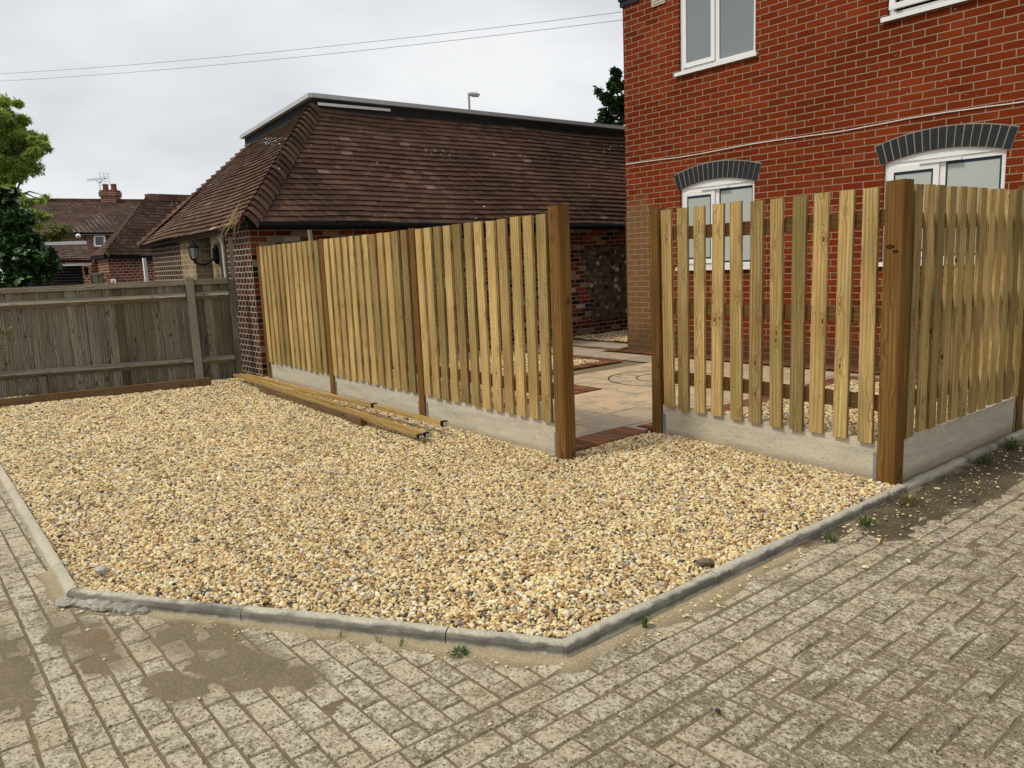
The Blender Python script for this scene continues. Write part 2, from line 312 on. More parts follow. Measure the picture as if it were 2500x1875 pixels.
M_dirt = dirtmat()
def pebmat(name, inst=True):
    n = NT(name, .6, .3)
    r = n.n('ShaderNodeObjectInfo').outputs['Random'] if inst else n.attr()
    c = n.ramp(r, [(0, (.03, .029, .03)), (.04, (.14, .12, .09)), (.08, (.27, .155, .06)), (.17, (.46, .28, .115)), (.28, (.63, .44, .19)), (.42, (.77, .61, .30)), (.60, (.86, .73, .43)), (.73, (.70, .57, .33)), (.83, (.53, .29, .11)), (.88, (.92, .86, .67)), (.96, (.36, .32, .27))])
    c = n.mix(1, c, n.ramp(n.noise(n.pos(), 140, 3, .6), [(.3, .72), (.7, 1.15)]), 'MULTIPLY'); c = n.mix(1, c, n.ramp(n.noise(n.pos(), 1.7, 4, .6), [(.3, .86), (.7, 1.06)]), 'MULTIPLY')
    n.color(c); n.bump(n.noise(n.pos(), 260, 3), .3, .002); return n.m
M_peb = pebmat('gravel_pebbles'); M_peb2 = pebmat('loose_stones', False)
M_gbase = plain('gravel_bed_base', (.20, .15, .085), .95, .5, 70)
def slabmat():
    n = NT('sandstone_slabs', .85, .2); p = n.pos(); r = n.attr()
    c = n.ramp(r, [(0, (.36, .30, .235)), (.3, (.45, .35, .24)), (.6, (.56, .42, .25)), (1, (.60, .44, .27))])
    c = n.mix(n.ramp(n.noise(p, 5.5, 5, .65, .8), [(.42, 0), (.66, .75)]), c, (.27, .255, .215))
    c = n.mix(1, c, n.ramp(n.noise(p, 40, 5, .7), [(.3, .85), (.7, 1.1)]), 'MULTIPLY')
    n.color(c); n.bump(n.noise(p, 24, 5, .7, .5), .5, .006); return n.m
M_slab = slabmat()
def redpav():
    n = NT('red_paving_brick', .8, .2); r = n.attr(); p = n.pos()
    c = n.ramp(r, [(0, (.10, .042, .024)), (.4, (.20, .078, .038)), (.8, (.27, .115, .058)), (1, (.17, .09, .055))])
    c = n.mix(1, c, n.ramp(n.noise(p, 30, 4, .6), [(.3, .8), (.7, 1.15)]), 'MULTIPLY'); n.color(c); n.bump(n.noise(p, 60, 3), .3, .003); return n.m
M_redpav = redpav()
M_white = plain('white_upvc', (.80, .80, .79), .3, .03, 3, .5)
M_lead = plain('lead_flashing', (.030, .033, .034), .85, .6, 14, .1)
M_alu = plain('roof_edge_metal', (.50, .52, .53), .45, .12, 5, .5, .3)
M_galv = plain('galvanised_steel', (.33, .34, .35), .45, .2, 30, .5, .6)
M_black = plain('black_metal', (.006, .006, .007), .6, .2, 30, .12)
M_dark = plain('black_gutter', (.006, .006, .0065), .65, .2, 10, .08)
M_shade = plain('dark_timber_and_shade', (.016, .012, .010), .9, .3, 10, .05)  # soffit timber, nail heads and paving lines; also painted shade in the shed opening
M_mortar = plain('mortar', (.30, .27, .21), .95, .25, 40)
M_pot = plain('terracotta', (.17, .065, .04), .8, .25, 8)
M_bark = plain('bark', (.07, .055, .038), .95, .35, 20)
M_straw = plain('dry_grass', (.42, .32, .16), .9, .3, 30)
M_blueborder = plain('blue_glazing_edge', (.012, .035, .07), .4, .2, 9)
M_wire = plain('cable_grey', (.30, .31, .32), .6, .1, 3)
M_wcable = plain('white_cable', (.66, .64, .60), .6, .1, 3)
def glass(name, c, rough=.06, spec=.6):
    n = NT(name, rough, spec); n.color(n.mix(n.noise(n.pos(), 1.6, 3), tuple(x * .88 for x in c), tuple(x * 1.1 for x in c))); return n.m
M_glassg = glass('obscured_glass', (.43, .47, .44), .25, .4)
M_glassu = glass('upstairs_glass', (.20, .23, .24), .04, .8)
M_glassd = glass('dark_glass', (.03, .035, .04), .05, .8)
def leafmat(name, stops, tr=.25, rough=.5):
    n = NT(name, rough, .35); c = n.ramp(n.attr(), stops); n.color(c)
    t = n.n('ShaderNodeBsdfTranslucent'); n.l(c, t.inputs[0]); m = n.n('ShaderNodeMixShader'); m.inputs[0].default_value = tr
    n.l(n.b.outputs[0], m.inputs[1]); n.l(t.outputs[0], m.inputs[2]); n.l(m.outputs[0], n.out.inputs[0]); return n.m
M_leafL = leafmat('light_leaves', [(0, (.15, .22, .035)), (.5, (.33, .45, .09)), (1, (.5, .6, .17))], .55)
M_leafI = leafmat('ivy_leaves', [(0, (.014, .035, .012)), (.6, (.035, .08, .02)), (.9, (.06, .13, .025)), (1, (.13, .24, .04))], .12, .35)
M_leafD = leafmat('dark_leaves', [(0, (.018, .035, .012)), (.6, (.04, .075, .02)), (1, (.09, .14, .035))], .2)
M_leafY = leafmat('yellow_green_leaves', [(0, (.07, .08, .02)), (.5, (.16, .17, .04)), (1, (.28, .27, .07))], .3)
M_weed = leafmat('weed_leaves', [(0, (.03, .06, .015)), (.6, (.07, .13, .03)), (1, (.16, .2, .06))], .2)

# ------------------------------------------------------------------ ground
G0 = [(-1.975, 1.83), (-1.975, 4.36), (-3.86, 4.52), (-3.93, 4.5), (-3.93, 3.72), (-9.75, 3.80), (-10.3, 3.4), (-11.45, -.2), (-11.0, .56), (-3.83, .56)]
GP = [(-1.97, 1.80), (-1.97, 4.46), (-3.84, 4.56), (-4.0, 4.56), (-4.0, 3.62), (-9.7, 3.80), (-10.0, 3.70), (-10.2, 3.1), (-11.15, .56), (-3.81, .53)]
def inpoly(x, y, P):
    c = False; n = len(P); j = n - 1
    for i in range(n):
        xi, yi = P[i]; xj, yj = P[j]
        if (yi > y) != (yj > y) and x < (xj - xi) * (y - yi) / (yj - yi) + xi: c = not c
        j = i
    return c
def sd_seg(x, y, a, b):
    ax, ay = a; bx, by = b; t = max(0, min(1, ((x - ax) * (bx - ax) + (y - ay) * (by - ay)) / ((bx - ax) ** 2 + (by - ay) ** 2)))
    return math.hypot(x - ax - t * (bx - ax), y - ay - t * (by - ay))
mb = MB(); S = 900
mb.face([(-S, -S, -.06), (S, -S, -.06), (S, S, -.06), (-S, S, -.06)]); g = mb.build('ground', plain('ground_earth', (.13, .12, .09), .95, .3, .4)); struct(g)

# block paving: real blocks with eased edges
mb = MB()
def block(x0, x1, y0, y1):
    gp = .0014; r = random.random(); dz = random.gauss(0, .0010); tx, ty = random.gauss(0, .0011), random.gauss(0, .0011)
    x0 += gp; x1 -= gp; y0 += gp; y1 -= gp; b = .0045 + random.random() * .003
    def J(): return random.gauss(0, .0016)
    lo = [(x0, y0), (x1, y0), (x1, y1), (x0, y1)]
    hi = [(x0 + b + J(), y0 + b + J()), (x1 - b + J(), y0 + b + J()), (x1 - b + J(), y1 - b + J()), (x0 + b + J(), y1 - b + J())]
    zt = [dz + tx * sx + ty * sy for sx, sy in ((-1, -1), (1, -1), (1, 1), (-1, 1))]
    A = [V((p[0], p[1], -.011)) for p in lo]; B = [V((p[0], p[1], z)) for p, z in zip(hi, zt)]
    mb.face(B, None, r)
    for i in range(4): j = (i + 1) % 4; mb.face([A[i], A[j], B[j], B[i]], None, r)
def hidden(x, y):
    return inpoly(x, y, GP) or (x < -2.0 and y > 4.3) or (y > .62 and x < -3.9) 
# four rows beside the right kerb
xs = [-1.87, -1.768, -1.667, -1.567, -1.472]
for i in range(4):
    y = -2.2 + [.06, .15, .02, .11][i]
    while y < 14:
        ln = .186
        if not hidden((xs[i] + xs[i + 1]) / 2, y + ln / 2): block(xs[i], xs[i + 1], y, y + ln)
        y += ln
y = 1.75
while y < 14:
    block(-1.925, -1.872, y, y + .186); y += .186
# herringbone drive
u = .093
for i in range(0, 62):
    for j in range(-26, 150):
        k = (i - j) % 4; x0 = -1.470 + i * u; y0 = j * u
        if k == 0: block(x0, x0 + 2 * u, y0, y0 + u)
        elif k == 3: block(x0, x0 + u, y0, y0 + 2 * u)
        elif i == 0 and k == 1: block(x0, x0 + u, y0, y0 + u)
# running-bond rows on the left, along x
row = 0; y = -2.6
while y < 1.75:
    x = -1.873 - (.09 if row % 2 else 0); 
    if row % 2: 
        if not hidden(-1.915, y + .046): block(-1.963, -1.873, y, y + .0935)
    while x > -11:
        xc = x - .093 if not row % 2 else x - .093
        if not hidden(x - .093, y + .046): block(x - .186, x, y, y + .0935)
        x -= .186
    y += .0935; row += 1
pv = struct(mb.build('block_paving', M_paver))

# sandy dirt in the joints and washed over the blocks
KC = [(-11.5, .5), (-3.80, .5), (-1.905, 1.74), (-1.905, 4.4), (-1.93, 12)]
DRK = [(-1.78, 4.15, .16, .36, 0), (-1.75, 4.75, .18, .5, 0), (-1.76, 5.6, .2, .6, 0), (-1.72, 3.78, .10, .15, 0), (-1.9, 3.5, .05, .2, 0)]
def blob(x, y, L, k=.7):
    v = 0
    for cx, cy, a, b, rot in L:
        c, s = math.cos(rot), math.sin(rot); dx, dy = x - cx, y - cy
        q = ((dx * c + dy * s) / a) ** 2 + ((-dx * s + dy * c) / b) ** 2
        v = max(v, 1 - q * .5)
    return max(0, v)
def dirt_grid(x0, x1, y0, y1, st, name):
    nx, ny = int((x1 - x0) / st) + 1, int((y1 - y0) / st) + 1; vs = []; wet = []; drk = []; snd = []
    for j in range(ny):
        for i in range(nx):
            x, y = x0 + i * st, y0 + j * st
            n = nz(x * 7, y * 7) * .6 + nz(x * 21, y * 21, 3) * .4; n2 = nz(x * 2.2, y * 2.2, 9)
            d = min(sd_seg(x, y, KC[q], KC[q + 1]) for q in range(len(KC) - 1))
            wb = blob(x + n * .06, y + n * .06, WET) * (1 - .9 * max(0, nz(x * 5.5, y * 5.5, 6) + .12 + .5 * nz(x * 16, y * 16, 2)) * (1.5 if x < -3.05 else .12)); db = blob(x + n * .06, y + n * .08, DRK) * (.75 + .5 * nz(x * 9, y * 9, 4))
            ke = max(0, 1 - d / (.10 + .05 * n2))
            z = -.0038 + .0020 * n + .0018 * n2 + .0016 * nz(x * 60, y * 60, 1) + .010 * ke + (.0068 * min(1, max(0, wb - .12) * 1.5)) + (.010 * min(1, db * 1.3) if db > 0 else 0)
            vs.append((x, y, min(z, .009 + .003 * n))); wet.append(min(1, max(0, wb - .1) * 3)); snd.append(min(1, ke * 1.3)); drk.append(min(1, db * 2.0 + .25 * max(0, n2) * (x > -1.5)))
    fs = [(j * nx + i, j * nx + i + 1, (j + 1) * nx + i + 1, (j + 1) * nx + i) for j in range(ny - 1) for i in range(nx - 1)]
    me = bpy.data.meshes.new(name); me.from_pydata(vs, [], fs); me.materials.append(M_dirt)
    for nm, dd in (('wet', wet), ('dark', drk), ('sand', snd)): a = me.attributes.new(nm, 'FLOAT', 'POINT'); a.data.foreach_set('value', dd)
    me.polygons.foreach_set('use_smooth', [True] * len(me.polygons)); o = bpy.data.objects.new(name, me); COL.objects.link(o); return struct(o)
dirt_grid(-4.3, .3, -.3, 6.9, .016, 'joint_sand')
mb = MB()
for q in ((-11.6, -4.3, -3, 1), (-4.3, 4.5, -3, -.3), (.3, 4.5, -.3, 14), (-2.0, .3, 6.9, 14)):
    mb.face([(q[0], q[2], -.006), (q[1], q[2], -.006), (q[1], q[3], -.006), (q[0], q[3], -.006)])
o = mb.build('joint_sand', M_dirt); struct(o)

# kerb edging stones
def kerb(pts, name, mat, h=.056, wdt=.047, seg=.9):
    mb = MB()
    a, b = V((*pts[0], 0)), V((*pts[1], 0)); d = (b - a); ln = d.length; d.normalize(); nrm = V((-d.y, d.x, 0))
    prof = [(0, -.05), (0, h * .62), (.006, h * .82), (.016, h * .95), (.028, h), (wdt - .004, h), (wdt, h - .004), (wdt, -.05)]
    t = 0
    while t < ln - .02:
        t1 = min(ln, t + seg); N = max(3, int((t1 - t) / .035)); rings = []; tz = random.gauss(0, .002)
        for i in range(N + 1):
            s = t + .0025 + (t1 - t - .005) * i / N; p = a + d * s; ring = []
            for k, (u_, z_) in enumerate(prof):
                jj = nz(s * 9, k * 1.3, 2) * .0025 + (nz(s * 31, k, 5) * .0018)
                chip = max(0, nz(s * 14, 7.7, k * .2) - .38) * .03 if k in (1, 2, 3) else 0
                ring.append(p + nrm * (u_ + jj + chip) + V((0, 0, z_ + tz + jj * .6 - chip * .8 + (.004 * nz(s * 2, 1) if z_ > 0 else 0))))
            rings.append(ring)
        for i in range(N):
            for k in range(len(prof) - 1): mb.face([rings[i][k], rings[i][k + 1], rings[i + 1][k + 1], rings[i + 1][k]], None, 0)
        mb.face(rings[0], None, 0); mb.face(rings[-1][::-1], None, 0)
        t = t1
    return struct(mb.build(name, mat, smooth=False, merge=True))
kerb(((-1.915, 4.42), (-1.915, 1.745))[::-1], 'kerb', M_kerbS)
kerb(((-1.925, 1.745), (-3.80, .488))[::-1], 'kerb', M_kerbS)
kerb(((-3.815, .488), (-11.4, .60))[::-1], 'kerb', M_lkerb)
kerb(((-1.93, 4.42), (-1.93, 12.0)), 'kerb', M_kerb, h=.04)

# gravel
def gz(x, y): return .038 + .012 * nz(x * 1.1, y * 1.1, 4) + .006 * nz(x * 4, y * 4, 8) + .03 * math.exp(-(((x + 3.6) / .35) ** 2 + ((y - 4.35) / .25) ** 2)) + .018 * math.exp(-((x + 9.7) / .6) ** 2) - .012 * math.exp(-((y - .55) / .12) ** 2)
mb = MB(); mb.face([(x, y, .018) for x, y in GP]); struct(mb.build('gravel_bed', M_gbase))
def pebble_tree(name, mat):
    t = bpy.data.node_groups.new(name, 'GeometryNodeTree')
    t.interface.new_socket('Geometry', in_out='INPUT', socket_type='NodeSocketGeometry'); t.interface.new_socket('Geometry', in_out='OUTPUT', socket_type='NodeSocketGeometry')
    N = t.nodes.new; Lk = t.links.new
    gi, go = N('NodeGroupInput'), N('NodeGroupOutput'); join = N('GeometryNodeGeometryToInstance'); jn = N('GeometryNodeGeometryToInstance')
    for k in range(5):
        ico = N('GeometryNodeMeshIcoSphere'); ico.inputs['Radius'].default_value = .5; ico.inputs['Subdivisions'].default_value = 2
        nt_ = N('ShaderNodeTexNoise'); nt_.noise_dimensions = '4D'; nt_.inputs['W'].default_value = k * 3.1; nt_.inputs['Scale'].default_value = 1.4; nt_.inputs['Detail'].default_value = 1
        sub = N('ShaderNodeVectorMath'); sub.operation = 'SUBTRACT'; sub.inputs[1].default_value = (.5, .5, .5)
        ml = N('ShaderNodeVectorMath'); ml.operation = 'SCALE'; ml.inputs['Scale'].default_value = .75
        sp = N('GeometryNodeSetPosition'); sm = N('GeometryNodeSetMaterial'); sm.inputs['Material'].default_value = mat
        ss = N('GeometryNodeSetShadeSmooth'); ss.inputs['Shade Smooth'].default_value = k != 2
        Lk(nt_.outputs['Color'], sub.inputs[0]); Lk(sub.outputs[0], ml.inputs[0]); Lk(ml.outputs[0], sp.inputs['Offset']); Lk(ico.outputs[0], sp.inputs['Geometry'])
        Lk(sp.outputs[0], ss.inputs[0]); Lk(ss.outputs[0], sm.inputs[0]); Lk(sm.outputs[0], join.inputs[0])
    ip = N('GeometryNodeInstanceOnPoints'); ip.inputs['Pick Instance'].default_value = True
    rot = N('GeometryNodeInputNamedAttribute'); rot.data_type = 'FLOAT_VECTOR'; rot.inputs[0].default_value = 'prot'
    sc = N('GeometryNodeInputNamedAttribute'); sc.data_type = 'FLOAT_VECTOR'; sc.inputs[0].default_value = 'pscale'
    ri = N('FunctionNodeRandomValue'); ri.data_type = 'INT'; ri.inputs[4].default_value = 0; ri.inputs[5].default_value = 4
    Lk(gi.outputs[0], ip.inputs['Points']); Lk(join.outputs[0], ip.inputs['Instance']); Lk(ri.outputs[2], ip.inputs['Instance Index'])
    Lk(rot.outputs[0], ip.inputs['Rotation']); Lk(sc.outputs[0], ip.inputs['Scale']); Lk(ip.outputs[0], go.inputs[0])
    return t
PT = pebble_tree('pebbles', M_peb)
def pebbles(name, label, pts, cat='gravel'):
    me = bpy.data.meshes.new(name); me.from_pydata([p[0] for p in pts], [], [])
    a = me.attributes.new('prot', 'FLOAT_VECTOR', 'POINT'); a.data.foreach_set('vector', [c for p in pts for c in p[1]])
    a = me.attributes.new('pscale', 'FLOAT_VECTOR', 'POINT'); a.data.foreach_set('vector', [c for p in pts for c in p[2]])
    o = bpy.data.objects.new(name, me); COL.objects.link(o); md = o.modifiers.new('pebbles', 'NODES'); md.node_group = PT
    return tag(o, label, cat, None, 'stuff')
rg = random.Random(3)
def peb(x, y, z, k=1.0):
    s = k * (.0115 + .0135 * rg.random() ** 2.2)
    return ((x, y, z), (rg.gauss(0, .45), rg.gauss(0, .45), rg.random() * 6.283), (s * 1.35, s * (.75 + .35 * rg.random()), s * (.5 + .3 * rg.random())))
pts = []
x = -11.2
while x < -1.93:
    st = .0124 if x > -5 else (.0145 if x > -7.5 else .0175)
    y = .5
    while y < 4.6:
        px, py = x + (rg.random() - .5) * st * 1.4, y + (rg.random() - .5) * st * 1.4
        if inpoly(px, py, GP):
            hole = math.hypot(px + 3.03, py - 1.09) < .035
            if not hole: pts.append(peb(px, py, gz(px, py) + rg.random() * .012 - .006, 1.0 if x > -5 else 1.15 if x > -7.5 else 1.35))
        y += st
    x += st
pebbles('gravel', 'golden flint gravel filling the parking bay inside the concrete kerbs', pts)
mb = MB()    # compact skin under the top stones
mb2 = []
N_ = 70
for i in range(N_):
    for j in range(34):
        xa, xb = -11.2 + i * 9.25 / N_, -11.2 + (i + 1) * 9.25 / N_; ya, yb = .5 + j * .12, .5 + (j + 1) * .12
        if all(inpoly(a, b, GP) for a, b in ((xa, ya), (xb, ya), (xa, yb), (xb, yb))): mb.face([(xa, ya, gz(xa, ya) - .012), (xb, ya, gz(xb, ya) - .012), (xb, yb, gz(xb, yb) - .012), (xa, yb, gz(xa, yb) - .012)])
struct(mb.build('gravel_bed', M_gbase))

# ------------------------------------------------------------------ patio
mb = MB(); mb.face([(-10.2, 3.7, .028), (-4.0, 3.7, .028), (-4.0, 4.6, .028), (-2.05, 4.5, .028), (-2.05, 8.6, .028), (-7.7, 8.6, .028), (-7.7, 12, .028), (-10.2, 12, .028)]); struct(mb.build('patio', M_gbase))
def beds(x, y): # true where a gravel bed lies
    return (x < -5.62 and y < 5.76) or (x < -6.93 and y < 7.52) or (x > -4.12 and 4.7 < y < 7.9) or (x < -7.75 and y > 9.08)
ms, mr = MB(), MB()
def slab(x0, x1, y0, y1, mbx, z=.055, bev=.006, r=None):
    r = random.random() if r is None else r; g_ = .003; z += random.gauss(0, .0006)
    A = [(x0 + g_, y0 + g_), (x1 - g_, y0 + g_), (x1 - g_, y1 - g_), (x0 + g_, y1 - g_)]; B = [(x0 + bev, y0 + bev), (x1 - bev, y0 + bev), (x1 - bev, y1 - bev), (x0 + bev, y1 - bev)]
    A = [V((*p, z - .012)) for p in A]; B = [V((*p, z)) for p in B]; mbx.face(B, None, r)
    for i in range(4): j = (i + 1) % 4; mbx.face([A[i], A[j], B[j], B[i]], None, r)
gx, gy = -4.205, 4.355; s_ = .465
for i in range(-13, 6):
    for j in range(-2, 16):
        x0, y0 = gx + i * s_, gy + j * s_; x1, y1 = x0 + s_, y0 + s_
        xc, yc = (x0 + x1) / 2, (y0 + y1) / 2
        if y0 < 3.6 or y1 > 10.2 or x1 > -2.0: continue
        if (x1 > -4.0 and y0 < 4.2) or (x0 > -4.1 and y0 < 4.7): continue
        bb = (x0 < -5.6 and yc < 5.7) or (x0 < -6.92 and yc < 7.5) or (x0 > -4.12 and 4.7 < y0 < 7.7)
        if bb or yc > 8.25 and x1 > -7.75 or y1 > 9.2: continue
        rr = .12 * random.random() + (.6 if math.hypot(xc + 5.3, yc - 6.6) < 1.6 else .1) + .25 * random.random()
        slab(x0, min(x1, -4.0 if y0 < 4.7 else x1), y0, y1, ms, r=min(1, rr))
def soldier(x0, x1, y0, y1, along):   # a course of bricks laid on edge
    L_ = (x1 - x0) if along == 'x' else (y1 - y0); n = max(1, round(L_ / .072))
    for i in range(n):
        if along == 'x': slab(x0 + i * L_ / n, x0 + (i + 1) * L_ / n, y0, y1, mr, .06, .007)
        else: slab(x0, x1, y0 + i * L_ / n, y0 + (i + 1) * L_ / n, mr, .06, .007)
soldier(-5.82, -5.62, 3.75, 5.56, 'y'); soldier(-6.93, -5.62, 5.56, 5.76, 'x'); soldier(-7.13, -6.93, 5.56, 7.32, 'y'); soldier(-10.1, -6.93, 7.32, 7.52, 'x')
soldier(-4.13, -3.93, 4.60, 7.7, 'y'); soldier(-4.12, -2.1, 7.7, 7.9, 'x'); soldier(-10.1, -2.05, 8.25, 8.44, 'x')
struct(ms.build('patio', M_slab)); struct(mr.build('patio', M_redpav))
# threshold bricks at the gate opening
mb = MB()
for i in range(11):
    y0 = 3.62 + i * .082; r = random.random()
    mb.bar((-4.19, y0 + .041, .035), (-3.925, y0 + .041, .035 + random.gauss(0, .001)), (0, 1, 0), .074, .062, r)
struct(mb.build('path', M_redpav))
mb = MB(); mb.box(-4.16, -3.945, 3.60, 4.54, -.02, .052); struct(mb.build('path', M_mortar))
# circle lines cut in the paving
def ring(cx, cy, ra, name='patio'):
    mb = MB(); n = 64
    for k in range(n):
        a, b = 2 * math.pi * k / n, 2 * math.pi * (k + 1) / n
        mb.face([(cx + math.cos(q) * rr, cy + math.sin(q) * rr, .0585) for q, rr in ((a, ra), (a, ra + .014), (b, ra + .014), (b, ra))])
    struct(mb.build(name, M_shade))
ring(-5.6, 6.68, .58); ring(-5.6, 6.68, .27)
mb = MB()
for k in range(6):
    a = k * math.pi / 3 + .2
    p0, p1 = V((-5.6 + math.cos(a) * .285, 6.68 + math.sin(a) * .285, .058)), V((-5.6 + math.cos(a) * .58, 6.68 + math.sin(a) * .58, .058)); t_ = V((-math.sin(a), math.cos(a), 0)) * .005
    mb.face([p0 - t_, p0 + t_, p1 + t_, p1 - t_])
struct(mb.build('patio', M_shade))
pts = []
def fill(x0, x1, y0, y1, z=.045, st=.02, k=1.35):
    x = x0
    while x < x1:
        y = y0
        while y < y1: pts.append(peb(x + (rg.random() - .5) * st, y + (rg.random() - .5) * st, z + rg.random() * .012 + .008 * nz(x * 3, y * 3), k)); y += st
        x += st
fill(-9.6, -5.83, 3.9, 5.55); fill(-9.6, -7.14, 5.55, 7.31, st=.024, k=1.6); fill(-3.92, -2.12, 4.62, 7.69); fill(-9.65, -7.8, 9.15, 12, .06, .026, 1.8)
pebbles('gravel', 'pale gravel beds set between the brick edged patio slabs behind the fences', pts)

# ------------------------------------------------------------------ picket fences
def fence_bay(th, A, e, nrm, s0, s1, n, z0=.285, z1=1.715, pw=.09, rails=(1.50, 1.0, .46), rh=.09, jit=.003):
    "pickets, rails and gravel board between s0 and s1 along e from A; nrm points to the front"
    A = V((*A, 0)); up = V((0, 0, 1)); step = (s1 - s0) / n
    for zr in rails:
        m_ = MB(); m_.bar(A + e * s0 - nrm * .045 + up * (zr + rh / 2), A + e * s1 - nrm * .045 + up * (zr + rh / 2 + random.gauss(0, .004)), up, rh, .038); m_.build('rail', M_rail, th)
    m_ = MB(); m_.bar(A + e * (s0 + .002) - nrm * .052 + up * .13, A + e * (s1 - .002) - nrm * .052 + up * .13, up, .30, .05, .5); m_.build('gravel_board', M_gboard, th)
    for k in range(n):
        s = s0 + step * (k + .5) + random.gauss(0, jit); tl = random.gauss(0, .0035); zz = z1 + random.gauss(0, .0025); tw = random.gauss(0, .02)
        m_ = MB(); wd = (e + nrm * tw).normalized()
        m_.bar(A + e * (s - tl) - nrm * .012 + up * (z0 + random.gauss(0, .004)), A + e * (s + tl) - nrm * .012 + up * zz, wd, pw + random.gauss(0, .001), .022)
        # nail heads
        nf = len(m_.f)
        for zr in rails:
            for q in (-.02, .02):
                c = A + e * (s + q + random.gauss(0, .003)) - nrm * .0003 + up * (zr + rh / 2 + random.gauss(0, .006))
                m_.face([c + e * .003 * math.cos(a) + up * .003 * math.sin(a) for a in (0, 1.05, 2.1, 3.15, 4.2, 5.25)])
        po = m_.build('picket', M_picket, th); po.data.materials.append(M_shade)
        for f_ in po.data.polygons[nf:]: f_.material_index = 1
def post(th, c, e, w=.1, z1=1.72, z0=-.02, mat=None, nm='post'):
    m_ = MB(); c = V((*c, 0)); up = V((0, 0, 1)); f = V((-e.y, e.x, 0)); ch = w * .06; h = w / 2
    prof = [(-h + ch, -h), (h - ch, -h), (h, -h + ch), (h, h - ch), (h - ch, h), (-h + ch, h), (-h, h - ch), (-h, -h + ch)]
    r = random.random(); ov = r * 50
    lo = [c + e * a + f * b + up * z0 for a, b in prof]; hi = [c + e * a + f * b + up * (z1 + a * .03) for a, b in prof]
    for i in range(8):
        j = (i + 1) % 8; d = (lo[j] - lo[i]).length; m_.face([lo[i], lo[j], hi[j], hi[i]], [(r * 9 + z0, ov), (r * 9 + z0, ov + d), (r * 9 + z1, ov + d), (r * 9 + z1, ov)], r); ov += d
    m_.face(hi, [(r * 9, ov + a) for a, b in prof], r)
    return m_.build(nm, mat or M_post, th)
def bracket(th, c, e, nrm, z0=.02, z1=.215):
    m_ = MB(); c = V((*c, 0)); m_.bar(c + V((0, 0, z0)), c + V((0, 0, z1)), e, .026, .004); m_.bar(c + V((0, 0, z0)) - nrm * .02 + e * .012, c + V((0, 0, z1)) - nrm * .02 + e * .012, nrm, .036, .003); m_.build('bracket', M_galv, th)

LA = V((-3.892, 3.550, 0)); LB = V((-9.667, 3.769, 0)); el = (LB - LA).normalized(); nl = V((el.y, -el.x, 0)); nl = nl if nl.y < 0 else -nl
th = thing('picket_fence', 'long three-bay picket fence of new yellow timber running back to the old brick barn', 'fence', (-3.9, 3.6, 0))
LPOST = [.0, 1.88, 3.77, 5.70]
for i, s in enumerate(LPOST):
    c = LA + el * (s - (.01 if i == 0 else 0)) - nl * .05
    post(th, c.xy, el, .105 if i == 0 else .09, 1.765 if i == 0 else 1.725)
for i in range(3):
    s0, s1 = LPOST[i] + .052, LPOST[i + 1] - .047
    fence_bay(th, LA.xy, el, nl, s0, s1, 12, pw=.098)
    bracket(th, (LA + el * (s0 + .014) - nl * .022).xy, el, nl); bracket(th, (LA + el * (s1 - .014) - nl * .022).xy, el, nl)
RA = V((-3.82, 4.535, 0)); RB = V((-1.992, 4.409, 0)); er = (RB - RA).normalized(); nr = V((er.y, -er.x, 0)); nr = nr if nr.y < 0 else -nr
th = thing('picket_fence', 'L-shaped picket fence with a thick brown corner post before the red brick house', 'fence', (-2.0, 4.45, 0))
post(th, (RA - er * .045 - nr * .045).xy, er, .088, 1.75)
cpc = (RB - er * .05 - nr * .05); post(th, cpc.xy, er, .108, 1.765)
tot = (RB - RA).length
kb = MB()
for (ox, oz, a_, b_) in ((-.012, 1.405, .026, .012), (.018, 1.378, .018, .010)):
    c = V(cpc) + nr * .0545 + er * ox + up * oz if False else cpc + nr * .0545 + er * ox + V((0, 0, oz)); rings_ = []
    for j, (q, d_) in enumerate(((1, 0), (.75, .003), (.4, .0015), (.15, -.001))): rings_.append([c + er * math.cos(t * .5236) * a_ * q + V((0, 0, 1)) * math.sin(t * .5236) * b_ * q + nr * d_ for t in range(12)])
    for j in range(3):
        for t in range(12): kb.face([rings_[j][t], rings_[j][(t + 1) % 12], rings_[j + 1][(t + 1) % 12], rings_[j + 1][t]], None, .1)
    kb.face(rings_[3], None, .1)
kb.build('knot', wood('knot_wood', (.03, .012, .004), (.06, .028, .010), (.10, .05, .018)), th)
fence_bay(th, RA.xy, er, nr, .003, tot - .106, 11, z1=1.735, z0=.27, pw=.093, rails=(1.515, .975, .455))
bracket(th, (RA + er * .018 - nr * .022).xy, er, nr); bracket(th, (RA + er * (tot - .122) - nr * .022).xy, er, nr)
es = V((.004, 1, 0)).normalized(); ns = V((1, -.004, 0)).normalized(); SA = V((-1.988, 4.41, 0))
fence_bay(th, SA.xy, es, ns, .112, 1.93, 12, z0=.30, z1=1.745)
post(th, (SA + es * 1.98 - ns * .05).xy, es, .09, 1.79)
fence_bay(th, SA.xy, es, ns, 2.03, 3.85, 12, z0=.30, z1=1.745)
post(th, (SA + es * 3.9 - ns * .05).xy, es, .09, 1.79)
for s in (.128, 1.915, 2.045): bracket(th, (SA + es * s - ns * .022).xy, es, ns)

